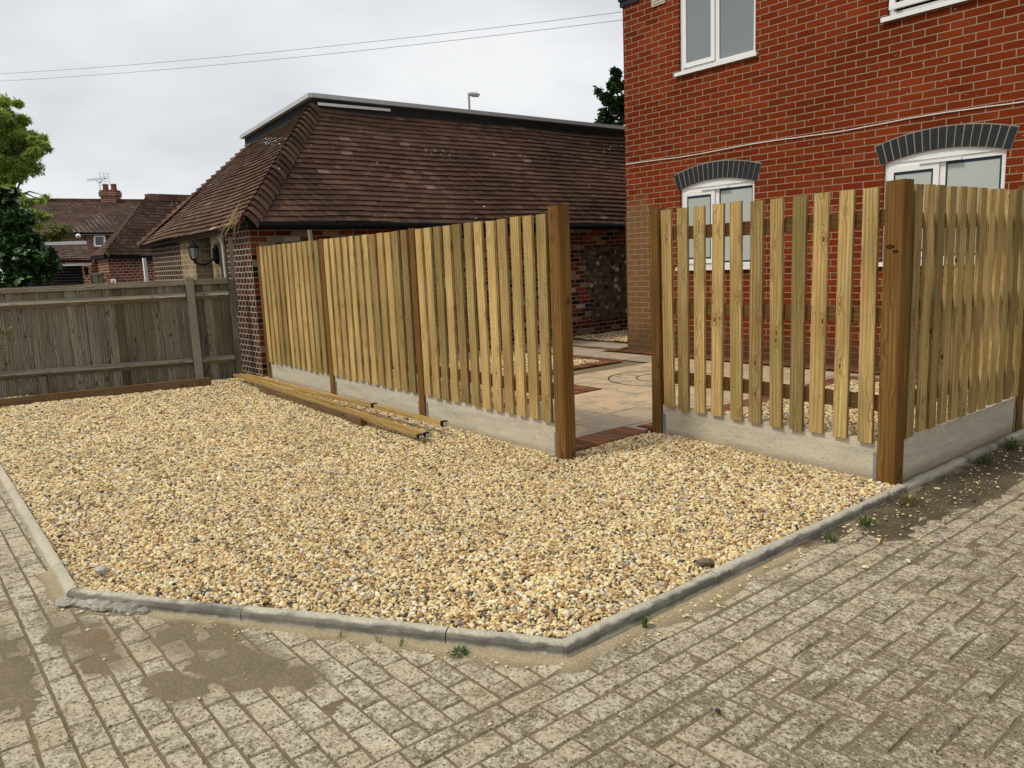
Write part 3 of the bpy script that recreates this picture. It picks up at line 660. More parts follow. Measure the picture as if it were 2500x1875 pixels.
# ------------------------------------------------------------------ old fence
OA = V((-10.24, 3.116, 0)); OB = V((-11.014, 1.013, 0)); eo = (OB - OA).normalized(); no = V((-eo.y, eo.x, 0)); no = no if no.x > 0 else -no
up = V((0, 0, 1))
th = thing('board_fence', 'weathered grey close-board fence with a concrete post at the back of the gravel', 'fence', tuple(OA))
def oldbay(s0, s1, n):
    st = (s1 - s0) / n
    for k in range(n):
        s = s0 + st * (k + .5); m_ = MB(); t_ = random.gauss(0, .003)
        m_.bar(OA + eo * (s - t_) - no * (.02 + .011 * (k % 2)) + up * .02, OA + eo * (s + t_) - no * (.02 + .011 * (k % 2)) + up * 1.29, (eo + no * .16), st * 1.14, .014); m_.build('board', M_old, th)
    m_ = MB(); m_.bar(OA + eo * s0 + up * 1.315 - no * .005, OA + eo * s1 + up * 1.315 - no * .005, up, .065, .05); m_.build('top_rail', M_oldrail, th)
    for z in (1.14, .31):
        m_ = MB(); a, b = OA + eo * s0 + no * .02 + up * z, OA + eo * s1 + no * .02 + up * z
        # arris rail: triangular section
        r = random.random(); q = [no * -.03 + up * .05, no * .045, no * -.03 - up * .05]; ln = (b - a).length
        for i in range(3):
            j = (i + 1) % 3; m_.face([a + q[i], a + q[j], b + q[j], b + q[i]], [(r, i * .1), (r, i * .1 + .07), (r + ln, i * .1 + .07), (r + ln, i * .1)], r)
        m_.face([a + x for x in q]); m_.face([b + x for x in q][::-1]); m_.build('arris_rail', M_oldrail if z > 1 else M_old, th)
oldbay(.06, 2.55, 24); oldbay(-.45, -.05, 4); oldbay(2.65, 5.2, 24)
for s in (0, 2.6):
    m_ = MB(); c = OA + eo * s + no * .02; m_.bar(c + up * -.02, c + up * 1.375, eo, .10, .095, .5, .93); m_.build('concrete_post', M_cpost, th)
m_ = MB(); c = OA + eo * 1.75 + no * .03; m_.bar(c, c + up * .27, eo, .06, .06, .4); m_.build('stub_post', M_old, th)
m_ = MB(); c = V((-10.02, 3.56, 0)); m_.bar(c + up * -.02, c + V((.0, 0, 1.32)), eo, .07, .06, .3); m_.bar(c + V((-.0, .03, .9)), c + V((-.015, .05, 1.86)), eo, .05, .03, .6); m_.build('end_post', M_old, th)
# sleeper lying at the foot
mb = MB(); mb.bar((-10.16, .86, .085), (-9.66, 3.07, .10), up, .115, .05, .35); o = mb.build('timber_board', M_brownb); tag(o, 'long brown board lying along the foot of the weathered fence', 'board')

# ------------------------------------------------------------------ timber stack
def rail_thing(a, b, label, w=.036, t=.024, cap=True, mat=None):
    a, b = V(a), V(b); th = thing('timber_rail', label, 'timber rail', tuple(a), 'timber rails lying by the picket fence')
    m_ = MB(); m_.bar(a, b, up, t, w); m_.build('rail_body', mat or M_fresh, th)
    if cap:
        d = (b - a).normalized(); m_ = MB(); m_.bar(b - d * .035, b + d * .004, up, t + .008, w + .008, .5); m_.build('end_cap', M_black, th)
        c = b + d * .0055; sd_ = d.cross(up).normalized(); m_ = MB()
        uu = sd_.cross(d); m_.face([c - sd_ * w * .46 - uu * t * .42, c + sd_ * w * .46 - uu * t * .42, c + sd_ * w * .46 + uu * t * .42, c - sd_ * w * .46 + uu * t * .42]); m_.build('end_label', M_white, th)
        m_ = MB(); c = c + d * .0012; m_.face([c - sd_ * .006 - uu * .007, c + sd_ * .006 - uu * .007, c + sd_ * .006 + uu * .007, c - sd_ * .006 + uu * .007]); m_.build('end_mark', M_black, th)
rail_thing((-9.75, 3.39, .138), (-5.02, 3.135, .100), 'front yellow timber rail of the pile, its capped end nearest the open gravel')
rail_thing((-9.70, 3.45, .140), (-5.02, 3.195, .104), 'second yellow timber rail, lying tight behind the front one of the pile')
rail_thing((-9.70, 3.52, .125), (-5.02, 3.365, .165), 'back timber rail of the pile whose capped end is raised beside the gravel board', .04, .032)
rail_thing((-7.95, 3.40, .135), (-6.20, 3.40, .165), 'short timber rail on top of the pile ending halfway with a black capped end', .036, .03)
rail_thing((-7.95, 3.34, .125), (-6.55, 3.28, .13), 'short uncapped timber offcut lying in the middle of the pile', .036, .026, False)
mb = MB(); mb.bar((-8.7, 3.330, .070), (-6.02, 3.180, .064), up, .09, .06, .3); tag(mb.build('timber_board', M_brownb), 'brown timber board under the pile of yellow rails', 'board')

# ------------------------------------------------------------------ tiled roof helpers
def tile_face(parent, name, EL, ER, TL, TR, mat, gauge=.1, tw=.165, th_=.017, wav=.03, jag=.004, extra=0):
    EL, ER, TL, TR = map(V, (EL, ER, TL, TR)); u_ = (ER - EL).normalized(); nrm = u_.cross(TL - EL).normalized()
    if nrm.z < 0: nrm = -nrm
    sl = nrm.cross(u_); sl = sl if sl.dot(TL - EL) > 0 else -sl
    H = (TL - EL).dot(sl); H2 = (TR - EL).dot(sl); n = max(1, round(max(H, H2) / gauge)); m_ = MB()
    for i in range(n):
        t0, t1 = i / n, (i + 1) / n
        a0, b0, a1, b1 = EL.lerp(TL, t0), ER.lerp(TR, t0), EL.lerp(TL, t1), ER.lerp(TR, t1)
        L0, L1 = (b0 - a0).length, (b1 - a1).length
        s0, s1 = (a0 - EL).dot(u_), (b0 - EL).dot(u_); off = (i % 2) * tw / 2; k = math.floor((s0 - off) / tw)
        while k * tw + off < s1:
            x0, x1 = max(s0, k * tw + off), min(s1, (k + 1) * tw + off); k += 1
            if x1 - x0 < .01: continue
            f0, f1 = (x0 - s0) / (s1 - s0), (x1 - s0) / (s1 - s0)
            p0, p1 = a0.lerp(b0, f0), a0.lerp(b0, f1)
            q0, q1 = p0 + (a1 - a0).dot(sl) * sl + u_ * 0, p1 + (a1 - a0).dot(sl) * sl
            # keep uppermost edge inside the face
            lo = (a1 - EL).dot(u_); hi = (b1 - EL).dot(u_)
            def cl(q):
                s = (q - EL).dot(u_); return q + u_ * (min(max(s, lo), hi) - s)
            q0, q1 = cl(q0), cl(q1)
            w0 = wav * nz(x0 * .7, i * .12, 1.5); lift = th_ + random.random() * jag; r = random.random(); dn = -sl * (random.gauss(0, .003) + .004)
            p0_, p1_ = p0 + nrm * (lift + w0 + random.gauss(0, .0012)) + dn, p1 + nrm * (lift + w0 + random.gauss(0, .0012)) + dn
            q0_, q1_ = q0 + nrm * (w0 + .001), q1 + nrm * (w0 + .001)
            q0_ += (q0_ - p0_) * .12; q1_ += (q1_ - p1_) * .12
            m_.face([p0_, p1_, q1_, q0_], [(x0, 0), (x1, 0), (x1, .1), (x0, .1)], r)
            m_.face([p0_ - nrm * th_ * 1.6, p1_ - nrm * th_ * 1.6, p1_, p0_], None, r * .3)
    return m_.build(name, mat, parent)
def bonnets(parent, A, B, d1, d2, n, mat, w=.13, name='hip_tiles', lift=.035):
    A, B = V(A), V(B); a = (B - A).normalized(); d1 = V(d1); d2 = V(d2)
    d1 = (d1 - a * d1.dot(a)).normalized(); d2 = (d2 - a * d2.dot(a)).normalized(); out = -(d1 + d2).normalized(); m_ = MB()
    if out.z < 0: out = -out
    for i in range(n):
        r = random.random(); p0 = A.lerp(B, i / n) - a * .02; p1 = A.lerp(B, (i + 1.25) / n); j = random.gauss(0, .005)
        def prof(p, ww, lf, sg):
            P = []
            for k in range(9):
                t = k / 8 * 2 - 1; d = d1 if t < 0 else d2; q = abs(t)
                P.append(p + d * (ww * q) + out * (lf * (1 - q ** 1.5) + .026 * q) - a * (sg * q * q))
            return P
        lo, hi = prof(p0, w + j, lift + .045, .03), prof(p1, w * .8, lift - .018, .02)
        lob = [x - out * .02 for x in lo]
        for k in range(8):
            m_.face([lo[k], lo[k + 1], hi[k + 1], hi[k]], None, r); m_.face([lob[k], lob[k + 1], lo[k + 1], lo[k]], None, r * .3)
    return m_.build(name, mat, parent)

# ------------------------------------------------------------------ old barn
K = V((-9.712, 3.738, 0))
barn = thing('brick_barn', 'long old brick barn with a hipped brown clay tile roof and a flat metal-edged top', 'building', tuple(K))
mb = MB(); mb.quad((-9.712, 3.738, -.05), (-9.90, 12.5, -.05), (-9.90, 12.5, 2.1), (-9.712, 3.738, 2.1)); mb.build('side_wall', M_oldbrick, barn)
mb = MB(); mb.quad((-10.58, 3.738, -.05), (-9.712, 3.738, -.05), (-9.712, 3.738, 1.98), (-10.58, 3.738, 1.98)); mb.quad((-10.58, 4.3, -.05), (-10.58, 3.738, -.05), (-10.58, 3.738, 1.98), (-10.58, 4.3, 1.98))
mb.build('corner_wall', M_header, barn)
mb = MB(); mb.quad((-14.15, 3.74, -.05), (-12.42, 3.74, -.05), (-12.42, 3.74, 1.97), (-14.15, 3.74, 1.97)); mb.quad((-12.42, 3.74, -.05), (-12.42, 4.5, -.05), (-12.42, 4.5, 1.97), (-12.42, 3.74, 1.97)); mb.quad((-14.15, 9, -.05), (-14.15, 3.74, -.05), (-14.15, 3.74, 1.97), (-14.15, 9, 1.97)); mb.build('left_wall', M_header, barn)
mb = MB(); mb.quad((-12.44, 3.70, -.05), (-11.80, 3.70, -.05), (-11.80, 3.70, 1.95), (-12.44, 3.70, 1.95)); mb.quad((-11.80, 3.70, -.05), (-11.80, 4.3, -.05), (-11.80, 4.3, 1.95), (-11.80, 3.70, 1.95)); mb.build('pilaster', M_yellow, barn)
mb = MB(); mb.quad((-11.12, 3.72, -.05), (-10.82, 3.72, -.05), (-10.82, 3.72, 1.95), (-11.12, 3.72, 1.95)); mb.quad((-10.82, 3.72, -.05), (-10.82, 4.3, -.05), (-10.82, 4.3, 1.95), (-10.82, 3.72, 1.95)); mb.build('pilaster', M_yellow, barn)
mb = MB(); mb.quad((-11.85, 3.98, -.05), (-10.5, 3.98, -.05), (-10.5, 3.98, 2.0), (-11.85, 3.98, 2.0)); mb.build('porch_wall', M_dyellow, barn)
mb = MB(); mb.bar((-11.27, 3.84, 0), (-11.27, 3.84, 1.93), (1, 0, 0), .06, .06); mb.build('white_post', M_white, barn)
mb = MB(); mb.bar((-12.5, 3.69, 1.925), (-10.45, 3.69, 1.955), up, .055, .03); mb.bar((-10.84, 3.73, 1.95), (-10.62, 3.73, 1.72), up, .06, .02); mb.bar((-10.63, 3.71, 1.35), (-10.63, 3.71, 1.95), (1, 0, 0), .06, .02); mb.build('white_fascia', plain('old_white_paint', (.42, .40, .35), .8, .3, 9), barn)
mb = MB(); mb.bar((-14.36, 3.66, 0), (-14.36, 3.66, 1.72), (1, 0, 0), .07, .05); mb.build('downpipe', M_white, barn)
Ec, Er, El = V((-9.36, 3.59, 2.01)), V((-9.46, 12.6, 1.94)), V((-14.25, 3.60, 1.925))
T0, Tr, Tl = V((-10.72, 5.23, 3.70)), V((-10.69, 12.6, 3.70)), V((-13.54, 5.42, 3.60))
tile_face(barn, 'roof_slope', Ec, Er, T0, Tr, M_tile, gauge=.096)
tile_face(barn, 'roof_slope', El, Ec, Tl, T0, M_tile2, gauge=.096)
# other slopes so that the roof closes
mb = MB(); bk = V((-14.25, 12.6, 1.93)); bt = V((-13.54, 12.6, 3.6))
mb.quad(bk, El, Tl, bt); mb.quad((-9.7, 12.6, -.05), (-14.2, 12.6, -.05), (-14.2, 12.6, 2), (-9.7, 12.6, 2)); mb.face([V((-9.46, 12.6, 1.94)), bk, bt, Tr]); mb.build('roof_back', M_tile3, barn)
sA = (Er - Ec).cross(T0 - Ec)
d_right = ((Er - Ec).normalized() + (Ec - T0).normalized() * .5); d_left = ((El - Ec).normalized() + (Ec - T0).normalized() * .5)
bonnets(barn, Ec + V((0, 0, .01)), T0, (Er - Ec).normalized(), (El - Ec).normalized(), 24, M_bonnet, w=.17, lift=.075)
bonnets(barn, El + V((0, 0, .01)), Tl, (Ec - El).normalized(), V((0, 1, 0)), 23, M_bonnet, w=.07)
# flat top: lead upstand and metal edge
TT0, TTr, TTl = T0 + V((.0, -.0, 0)), Tr, Tl
mb = MB(); h1 = V((0, 0, .13))
for a, b in ((TTl + V((-.3, -.02, -.0)), TT0), (TT0, TTr)): 
    mb.quad(a - V((0, 0, .03)), b - V((0, 0, .03)), b + h1 + V((0, 0, .02)), a + h1 + V((0, 0, .02)))
mb.build('lead_upstand', M_lead, barn)
mb = MB(); 
for a, b, o_ in ((TTl + V((-.35, -.05, 0)), TT0 + V((.06, -.06, 0)), 0), (TT0 + V((.06, -.06, 0)), TTr + V((.06, 0, 0)), 0)): mb.bar(a + h1 + V((0, 0, .02)), b + h1 + V((0, 0, .02)), up, .06, .07)
mb.build('metal_edge', M_alu, barn)
mb = MB(); mb.face([TTl + h1, TT0 + h1, TTr + h1, bt + h1]); mb.build('flat_top', M_lead, barn)
mb = MB(); mb.bar(T0 + V((.05, .05, .045)), T0.lerp(Tr, .17) + V((.03, 0, .06)), up, .04, .01); mb.build('white_flashing', M_white, barn)
# eaves
mb = MB(); mb.tube([Ec + V((.02, -.02, -.045)), Er + V((.02, 0, -.045))], .048, 8); mb.build('gutter', M_dark, barn)
mb = MB(); mb.face([Ec + V((0, 0, -.02)), Er + V((0, 0, -.02)), V((-9.95, 12.6, 2.0)), V((-9.7, 3.74, 2.05))]); mb.face([El + V((0, 0, -.02)), Ec + V((0, 0, -.02)), V((-9.7, 4.1, 2.05)), V((-14.2, 4.1, 2.02))]); mb.bar(El + V((0, .02, -.035)), Ec + V((0, .02, -.035)), up, .05, .03); mb.build('soffit', M_shade, barn)
for k in range(5):
    pass
# dry grass hanging from the hip corner
mb = MB()
for k in range(26):
    b = Ec + V((random.gauss(-.28, .09), random.gauss(-.02, .02), random.gauss(.02, .03))); d = V((random.gauss(-.07, .10), random.gauss(-.05, .03), random.gauss(-.07, .07))); mm = b + V((-.08, -.04, .06)) * random.random()
    mb.tube([b + V((.22, 0, .20)) * random.random(), mm, b + d * 1.2], .0024, 3, cap=False)
tag(mb.build('dry_grass', M_straw), 'wisp of straw-coloured dry grass caught at the corner eave of the barn roof', 'dry grass')
# wall lantern
lan = thing('wall_lantern', 'black coach lantern on a curved arm fixed to the yellow brick pier of the barn', 'lamp', (-11.0, 3.7, 1.65))
mb = MB(); mb.tube([(-10.86, 3.705, 1.54), (-10.86, 3.69, 1.60), (-10.86, 3.69, 1.74), (-10.86, 3.705, 1.80)], [.03, .05, .05, .02], 8); mb.build('wall_plate', M_black, lan)
arm = [V((-10.86, 3.68, 1.64)).lerp(V((-11.03, 3.45, 1.575)), t) + V((0, 0, -.07 * math.sin(t * 3.14))) for t in [i / 8 for i in range(9)]]
mb = MB(); mb.tube(arm, .014, 6); mb.build('arm', M_black, lan)
lc = V((-11.04, 3.45, 1.62)); LS = .72; mb = MB()
def ringpts(z, r, n=6): return [lc + V((math.cos(6.283 * k / n) * r, math.sin(6.283 * k / n) * r, z)) * LS for k in range(n)]
for (z0, r0, z1, r1) in ((-.10, .008, -.03, .02), (-.03, .05, .0, .062), (.20, .105, .225, .10), (.225, .10, .30, .03), (.30, .02, .35, .008)):
    a, b = ringpts(z0, r0), ringpts(z1, r1)
    for k in range(6): mb.face([a[k], a[(k + 1) % 6], b[(k + 1) % 6], b[k]])
a, b = ringpts(0, .062), ringpts(.20, .095)
for k in range(6): mb.tube([a[k], b[k]], .006, 4)
mb.build('lantern_frame', M_black, lan)
mb = MB()
a, b = ringpts(0, .056), ringpts(.20, .088)
for k in range(6): mb.face([a[k], a[(k + 1) % 6], b[(k + 1) % 6], b[k]])
mb.build('lantern_glass', glass('lantern_glass', (.30, .32, .33), .1, .6), lan)
# stick leaning between fence and barn
mb = MB(); mb.bar((-8.05, 3.86, .1), (-8.12, 3.80, 1.84), (1, 0, 0), .05, .03, .9); tag(mb.build('wooden_stake', M_old), 'grey wooden stake leaning behind the middle bay of the long picket fence', 'stake')

# ------------------------------------------------------------------ red brick house
HY = 8.46; HX = -7.70; HR = 3.2; HT = 5.35
house = thing('brick_house', 'two storey red brick house with white windows and dark brick arches', 'building', (HX, HY, 0))
def arcz(x, x0, x1, zs, rise):
    c = (x0 + x1) / 2; h = (x1 - x0) / 2; return zs + rise * (1 - ((x - c) / h) ** 2)
openings = [(-6.74, -5.61, 1.23, 2.25, .085), (-4.04, -2.88, 1.23, 2.26, .085), (-6.74, -5.61, 3.725, 4.95, 0), (-4.05, -2.86, 3.725, 4.95, 0), (-.9, .3, 1.23, 2.26, .085), (-.9, .3, 3.725, 4.95, 0)]
polys = [[(HX, -.05), (HR, -.05), (HR, HT), (HX, HT)]]
for x0, x1, z0, z1, rise in openings:
    P = [(x0, z0), (x1, z0), (x1, z1)]
    if rise:
        for k in range(11, 0, -1): x = x0 + (x1 - x0) * k / 12; P.append((x, arcz(x, x0, x1, z1, rise)))
    P.append((x0, z1)); polys.append(P)
flat = [p for P in polys for p in P]
tris = tessellate_polygon([[V((x, z, 0)) for x, z in P] for P in polys])
mb = MB()
for t in tris:
    pts_ = [flat[i] for i in t]; a2 = (pts_[1][0] - pts_[0][0]) * (pts_[2][1] - pts_[0][1]) - (pts_[2][0] - pts_[0][0]) * (pts_[1][1] - pts_[0][1])
    if a2 < 0: pts_ = pts_[::-1]
    mb.face([(x, HY, z) for x, z in pts_], [(x + 20, z) for x, z in pts_])
for P in polys[1:]:
    for i in range(len(P)):
        (xa, za), (xb, zb) = P[i], P[(i + 1) % len(P)]
        mb.face([(xa, HY, za), (xb, HY, zb), (xb, HY + .1, zb), (xa, HY + .1, za)], [(xa, za), (xb, zb), (xb + .1, zb), (xa + .1, za)])
mb.quad((HX, 15.5, -.05), (HX, HY, -.05), (HX, HY, HT), (HX, 15.5, HT)); mb.quad((HR, HY, -.05), (HR, 15.5, -.05), (HR, 15.5, HT), (HR, HY, HT)); mb.quad((HR, 15.5, -.05), (HX, 15.5, -.05), (HX, 15.5, HT), (HR, 15.5, HT))
mb.build('wall', M_red, house)
mb = MB(); mb.face([(HX - .05, HY + .12, 1.0), (HR - .1, HY + .12, 1.0), (HR - .1, HY + .12, HT - .1), (HX + .1, HY + .12, HT - .1)])
def window(x0, x1, z0, z1, rise, border, sash_left=True, tiltopen=False, gl=None):
    gl = gl or M_glassg; fy = HY + .035; f = .045
    wf = MB(); top = z1
    wf.box(x0, x0 + f, fy, fy + .06, z0, top, .5); wf.box(x1 - f, x1, fy, fy + .06, z0, top, .5); wf.box(x0 + f, x1 - f, fy + .001, fy + .06, z0, z0 + f, .5); wf.box(x0 + f, x1 - f, fy + .001, fy + .06, top - f, top, .5)
    xm = (x0 + x1) / 2; wf.box(xm - .028, xm + .028, fy + .002, fy + .06, z0 + f, top - f, .5)
    if rise:   # curved head filler
        for k in range(12):
            xa, xb = x0 + (x1 - x0) * k / 12, x0 + (x1 - x0) * (k + 1) / 12
            wf.face([(xa, fy - .012, z1), (xb, fy - .012, z1), (xb, fy - .012, arcz(xb, x0, x1, z1, rise)), (xa, fy - .012, arcz(xa, x0, x1, z1, rise))])
        wf.face([(x0, fy - .012, z1), (x1, fy - .012, z1), (x1, fy + .05, z1), (x0, fy + .05, z1)])
    wo_ = wf.build('window', M_white, house)
    m_ = MB(); a, b = (x0 + f, xm - .028); s = .055; y_ = fy - .018
    if not tiltopen:
        m_.box(a, a + s, y_, fy, z0 + f, top - f, .5); m_.box(b - s, b, y_, fy, z0 + f, top - f, .5); m_.box(a + s, b - s, y_ + .001, fy, z0 + f, z0 + f + s, .5); m_.box(a + s, b - s, y_ + .001, fy, top - f - s, top - f, .5)
    else:
        def T(x, z, y=0): hh = (z - z0 - f) / (top - z0); return V((x, y_ - .075 * (1 - hh) + y, z + .01))
        for q in ((a, a + s, z0 + f, top - f), (b - s, b, z0 + f, top - f)): m_.bar(T((q[0] + q[1]) / 2, q[2]), T((q[0] + q[1]) / 2, q[3]), (1, 0, 0), s, .03, .5)
        m_.bar(T(a, z0 + f + .02), T(b, z0 + f + .02), up, s, .035, .5); m_.bar(T(a, top - f), T(b, top - f), up, s, .03, .5)
    m_.build('sash', M_white, wo_)
    for (xa, xb, yy, gz0, gz1) in ((a + s, b - s, fy - .004, z0 + f + s, top - f - s), (xm + .028, x1 - f, fy + .02, z0 + f, top - f)):
        m_ = MB(); m_.face([(xa, yy, gz0), (xb, yy, gz0), (xb, yy, gz1), (xa, yy, gz1)]); m_.build('pane', gl, wo_)
        if border:
            m_ = MB(); bt_ = .022; yb = yy - .003
            for q in ((xa, xa + .012, gz0, gz1), (xb - bt_, xb, gz0, gz1), (xa + .012, xb - bt_, gz1 - bt_ * 1.3, gz1), (xa + .012, xb - bt_, gz0, gz0 + bt_)): m_.face([(q[0], yb, q[2]), (q[1], yb, q[2]), (q[1], yb, q[3]), (q[0], yb, q[3])])
            m_.build('pane_edge', M_blueborder, wo_)
    m_ = MB(); m_.box(x0 - .05, x1 + .04, HY - .045, HY + .035, z0 - .03, z0, .5); m_.box(x0 - .05, x1 + .04, HY - .045, HY - .03, z0 - .045, z0 - .03, .5); m_.build('sill', M_white, wo_)
    if rise:
        m_ = MB(); m_.box(xm - .22, xm + .18, HY + .0, fy - .013, z1 - .045, z1 - .02, .5); m_.build('trickle_vent', M_white, wo_)
        ab = MB(); mo = MB(); n = 17; c = (x0 + x1) / 2; x0e, x1e = x0 - .05, x1 + .05; H_ = .205
        half = (x1 - x0) / 2; Rr = (half * half + rise * rise) / (2 * rise); cz = z1 + rise - Rr; a0 = math.asin((half + .035) / Rr)
        P = lambda ang, rad, y: V((c + math.sin(ang) * rad, y, cz + math.cos(ang) * rad))
        for k in range(n):
            g_ = .006; aa = -a0 + 2 * a0 * k / n; bb = -a0 + 2 * a0 * (k + 1) / n; ga = g_ / Rr; r = random.random(); yf = HY - .008 + random.gauss(0, .0015)
            q = [P(aa + ga, Rr + .004, yf), P(bb - ga, Rr + .004, yf), P(bb - ga, Rr + H_, yf), P(aa + ga, Rr + H_, yf)]; ab.face(q, None, r); qb = [p + V((0, .02, 0)) for p in q]
            for i in range(4): j = (i + 1) % 4; ab.face([q[i], qb[i], qb[j], q[j]], None, r)
            mo.face([P(aa, Rr, HY - .003), P(bb, Rr, HY - .003), P(bb, Rr + H_ + .01, HY - .003), P(aa, Rr + H_ + .01, HY - .003)])
        am = mo.build('brick_arch', M_mortar, house); ab.build('arch_bricks', M_blue, am)
for i, (x0, x1, z0, z1, rise) in enumerate(openings):
    window(x0, x1, z0, z1, rise, bool(rise), tiltopen=(i == 3), gl=M_glassg if rise else M_glassu)
# cable, vent, dark brick corner, roof
mb = MB(); P = [];
for k in range(60):
    x = HX + .02 + k * .185; P.append((x, HY - .008, 2.673 + .010 * math.sin(x * 3.1) + .006 * nz(x * 3, 2)))
mb.tube(P, .0065, 5); mb.build('wall_cable', M_wcable, house)
mb = MB(); mb.box(-7.17, -6.95, HY - .018, HY - .002, 4.635, 4.86, .5)
for k in range(5): mb.bar((-7.15, HY - .022, 4.665 + k * .035), (-6.97, HY - .022, 4.665 + k * .035), up, .012, .008, .5)
mb.build('air_vent', plain('cream_plastic', (.55, .50, .38), .5, .05), house)
mb = MB()
for k in range(5):
    for j in range(3):
        x0 = HX - .035 - .02 * k + j * .115; z = 4.77 + k * .075; mb.box(x0, x0 + .105, HY - .02 - .012 * k, HY + .1, z + .005, z + .068)
mb.build('corner_bricks', M_blue, house)
mb = MB(); ry = (HY + 15.5) / 2; A_, B_ = V((HX - .3, HY - .35, HT)), V((HR + .3, HY - .35, HT)); C_, D_ = V((HR + .3, ry, HT + 3.2)), V((HX - .3, ry, HT + 3.2)); mb.quad(A_, B_, C_, D_)
mb.quad(V((HR + .3, 15.85, HT)), V((HX - .3, 15.85, HT)), D_, C_); mb.face([(HX, HY, HT), (HX, 15.5, HT), (HX, ry, HT + 2.9)]); mb.face([(HR, HY, HT), (HR, 15.5, HT), (HR, ry, HT + 2.9)]); mb.build('roof', M_tile3, house)
# timber post at the house corner
mb = MB(); mb.bar((-7.77, 8.60, 0), (-7.77, 8.60, 1.98), (1, 0, 0), .08, .08, .4); tag(mb.build('timber_post', M_rail), 'slim brown timber post standing against the left corner of the red brick house', 'post')

# ------------------------------------------------------------------ far houses
def roofq(parent, a, b, c, d, mat, gauge, tw, name='roof'): return tile_face(parent, name, a, b, d, c, mat, gauge=gauge, tw=tw, th_=.015, wav=.03)
c0 = at(258, 621, 20); hip = thing('cottage', 'low brick cottage with a hipped lichen-spotted tile roof beyond the weathered fence', 'building', (c0.x, c0.y, 0))
EA, EB, EC = at(258, 621, 20), at(500, 624, 23), at(222, 626, 23.0); RA_, RB_ = at(360, 482, 22.3), at(520, 486, 24.6)
roofq(hip, EA, EB, RB_, RA_, M_tile3, .11, .17, 'roof'); 
tile_face(hip, 'roof', EC, EA, RA_, RA_ + V((.01, .01, 0)), M_tile3, gauge=.11, tw=.17)
bonnets(hip, EA, RA_, (EB - EA).normalized(), (EC - EA).normalized(), 24, M_bonnet, .11)
mb = MB(); d = (RB_ - RA_).normalized(); k = 0
for k in range(14): mb.bar(RA_ + d * (k * .33), RA_ + d * (k * .33 + .32), up, .2, .2, random.random())
mb.build('ridge_tiles', M_bonnet, hip)
def drop(p, z=-.5): return V((p.x, p.y, z))
def wallp(m_, a, b, z0=-.6): m_.quad(drop(a, z0), drop(b, z0), b, a)
A1, B1, C1 = at(263, 629, 20.3), at(500, 630, 23.2), at(236, 629, 22.6)
mb = MB(); wallp(mb, A1, B1); wallp(mb, C1, A1); mb.build('wall', M_flem, hip)
mb = MB(); mb.bar(at(256, 626, 20.02), at(500, 630, 23), up, .1, .04); mb.bar(at(222, 630, 23), at(256, 626, 20.02), up, .1, .04); mb.face([EA - V((0, 0, .03)), EB - V((0, 0, .03)), B1, A1]); mb.build('gutter', M_dark, hip)
# long house
E1, E2, R1_, R2_ = at(60, 568, 31), at(380, 566, 31), at(60, 489, 34.2), at(380, 492, 34.2)
lh = thing('cottage', 'long tiled cottage with a chimney, farthest roof beyond the weathered fence', 'building', (E1.x, E1.y, 0))
roofq(lh, E1, E2, R2_, R1_, M_tile3, .14, .22)
mb = MB(); wallp(mb, at(60, 574, 31.3), at(380, 572, 31.3)); mb.build('wall', M_flem, lh)
mb = MB(); mb.bar(at(60, 571, 31), at(380, 569, 31), up, .09, .06); mb.build('gutter', M_dark, lh)
d = (R2_ - R1_).normalized(); mb = MB(); 
for k in range(16): mb.bar(R1_ + d * k * .37 + up * .03, R1_ + d * (k * .37 + .355) + up * .03, up, .12, .2, random.random())
mb.build('ridge_tiles', M_bonnet, lh)
def frect(x0, x1, y0, y1, D): return [at(x0, y1, D), at(x1, y1, D), at(x1, y0, D), at(x0, y0, D)]
q = frect(232, 256, 577, 600, 31.2); mb = MB(); mb.face(q)
wn_ = MB(); wd_ = (q[1] - q[0]).normalized()
for a, b in ((0, 1), (1, 2), (2, 3), (3, 0)): wn_.bar(q[a] , q[b], wd_ if a % 2 else up, .06, .08)
wo_ = wn_.build('window', M_white, lh); mb.build('pane', M_glassd, wo_)
ch = at(270, 480, 34.2); rt = V((A_R.x, A_R.y, 0)).normalized(); fd = V((A_F.x, A_F.y, 0)).normalized()
def ubox(m_, c, wx, wy, z0, z1, r=None): m_.bar(V((c.x, c.y, z0)), V((c.x, c.y, z1)), rt, wx, wy, r)
pxm = 34.2 / 1894
mb = MB(); zt = at(270, 465, 34.2).z; zb = at(270, 498, 34.2).z - .5
c_ = V((ch.x, ch.y, 0)); w_ = 36 * pxm
# brick faces with uv in metres
def bstack(m_, c, wx, wy, z0, z1):
    P = [c - rt * wx / 2 - fd * wy / 2, c + rt * wx / 2 - fd * wy / 2, c + rt * wx / 2 + fd * wy / 2, c - rt * wx / 2 + fd * wy / 2]
    for i in range(4): a, b = P[i], P[(i + 1) % 4]; m_.quad(V((a.x, a.y, z0)), V((b.x, b.y, z0)), V((b.x, b.y, z1)), V((a.x, a.y, z1)))
    m_.face([V((p.x, p.y, z1)) for p in P])
bstack(mb, c_, w_, w_ * .8, zb, zt - .28); bstack(mb, c_, w_ * 1.12, w_ * .92, zt - .28, zt - .07); bstack(mb, c_, w_ * 1.02, w_ * .85, zt - .07, zt)
cm = mb.build('chimney', M_flem, lh)
mb = MB()
for px in (258, 278):
    p = at(px, 460, 34.2); mb.tube([V((p.x, p.y, zt - .03)), V((p.x, p.y, zt + .2)), V((p.x, p.y, zt + .22)), V((p.x, p.y, zt + .27))], [.13, .11, .125, .12], 10)
mb.build('chimney_pots', M_pot, cm)
ae = thing('tv_aerial', 'thin television aerial on a mast beside the chimney of the farthest cottage', 'aerial', tuple(at(246, 470, 34)))
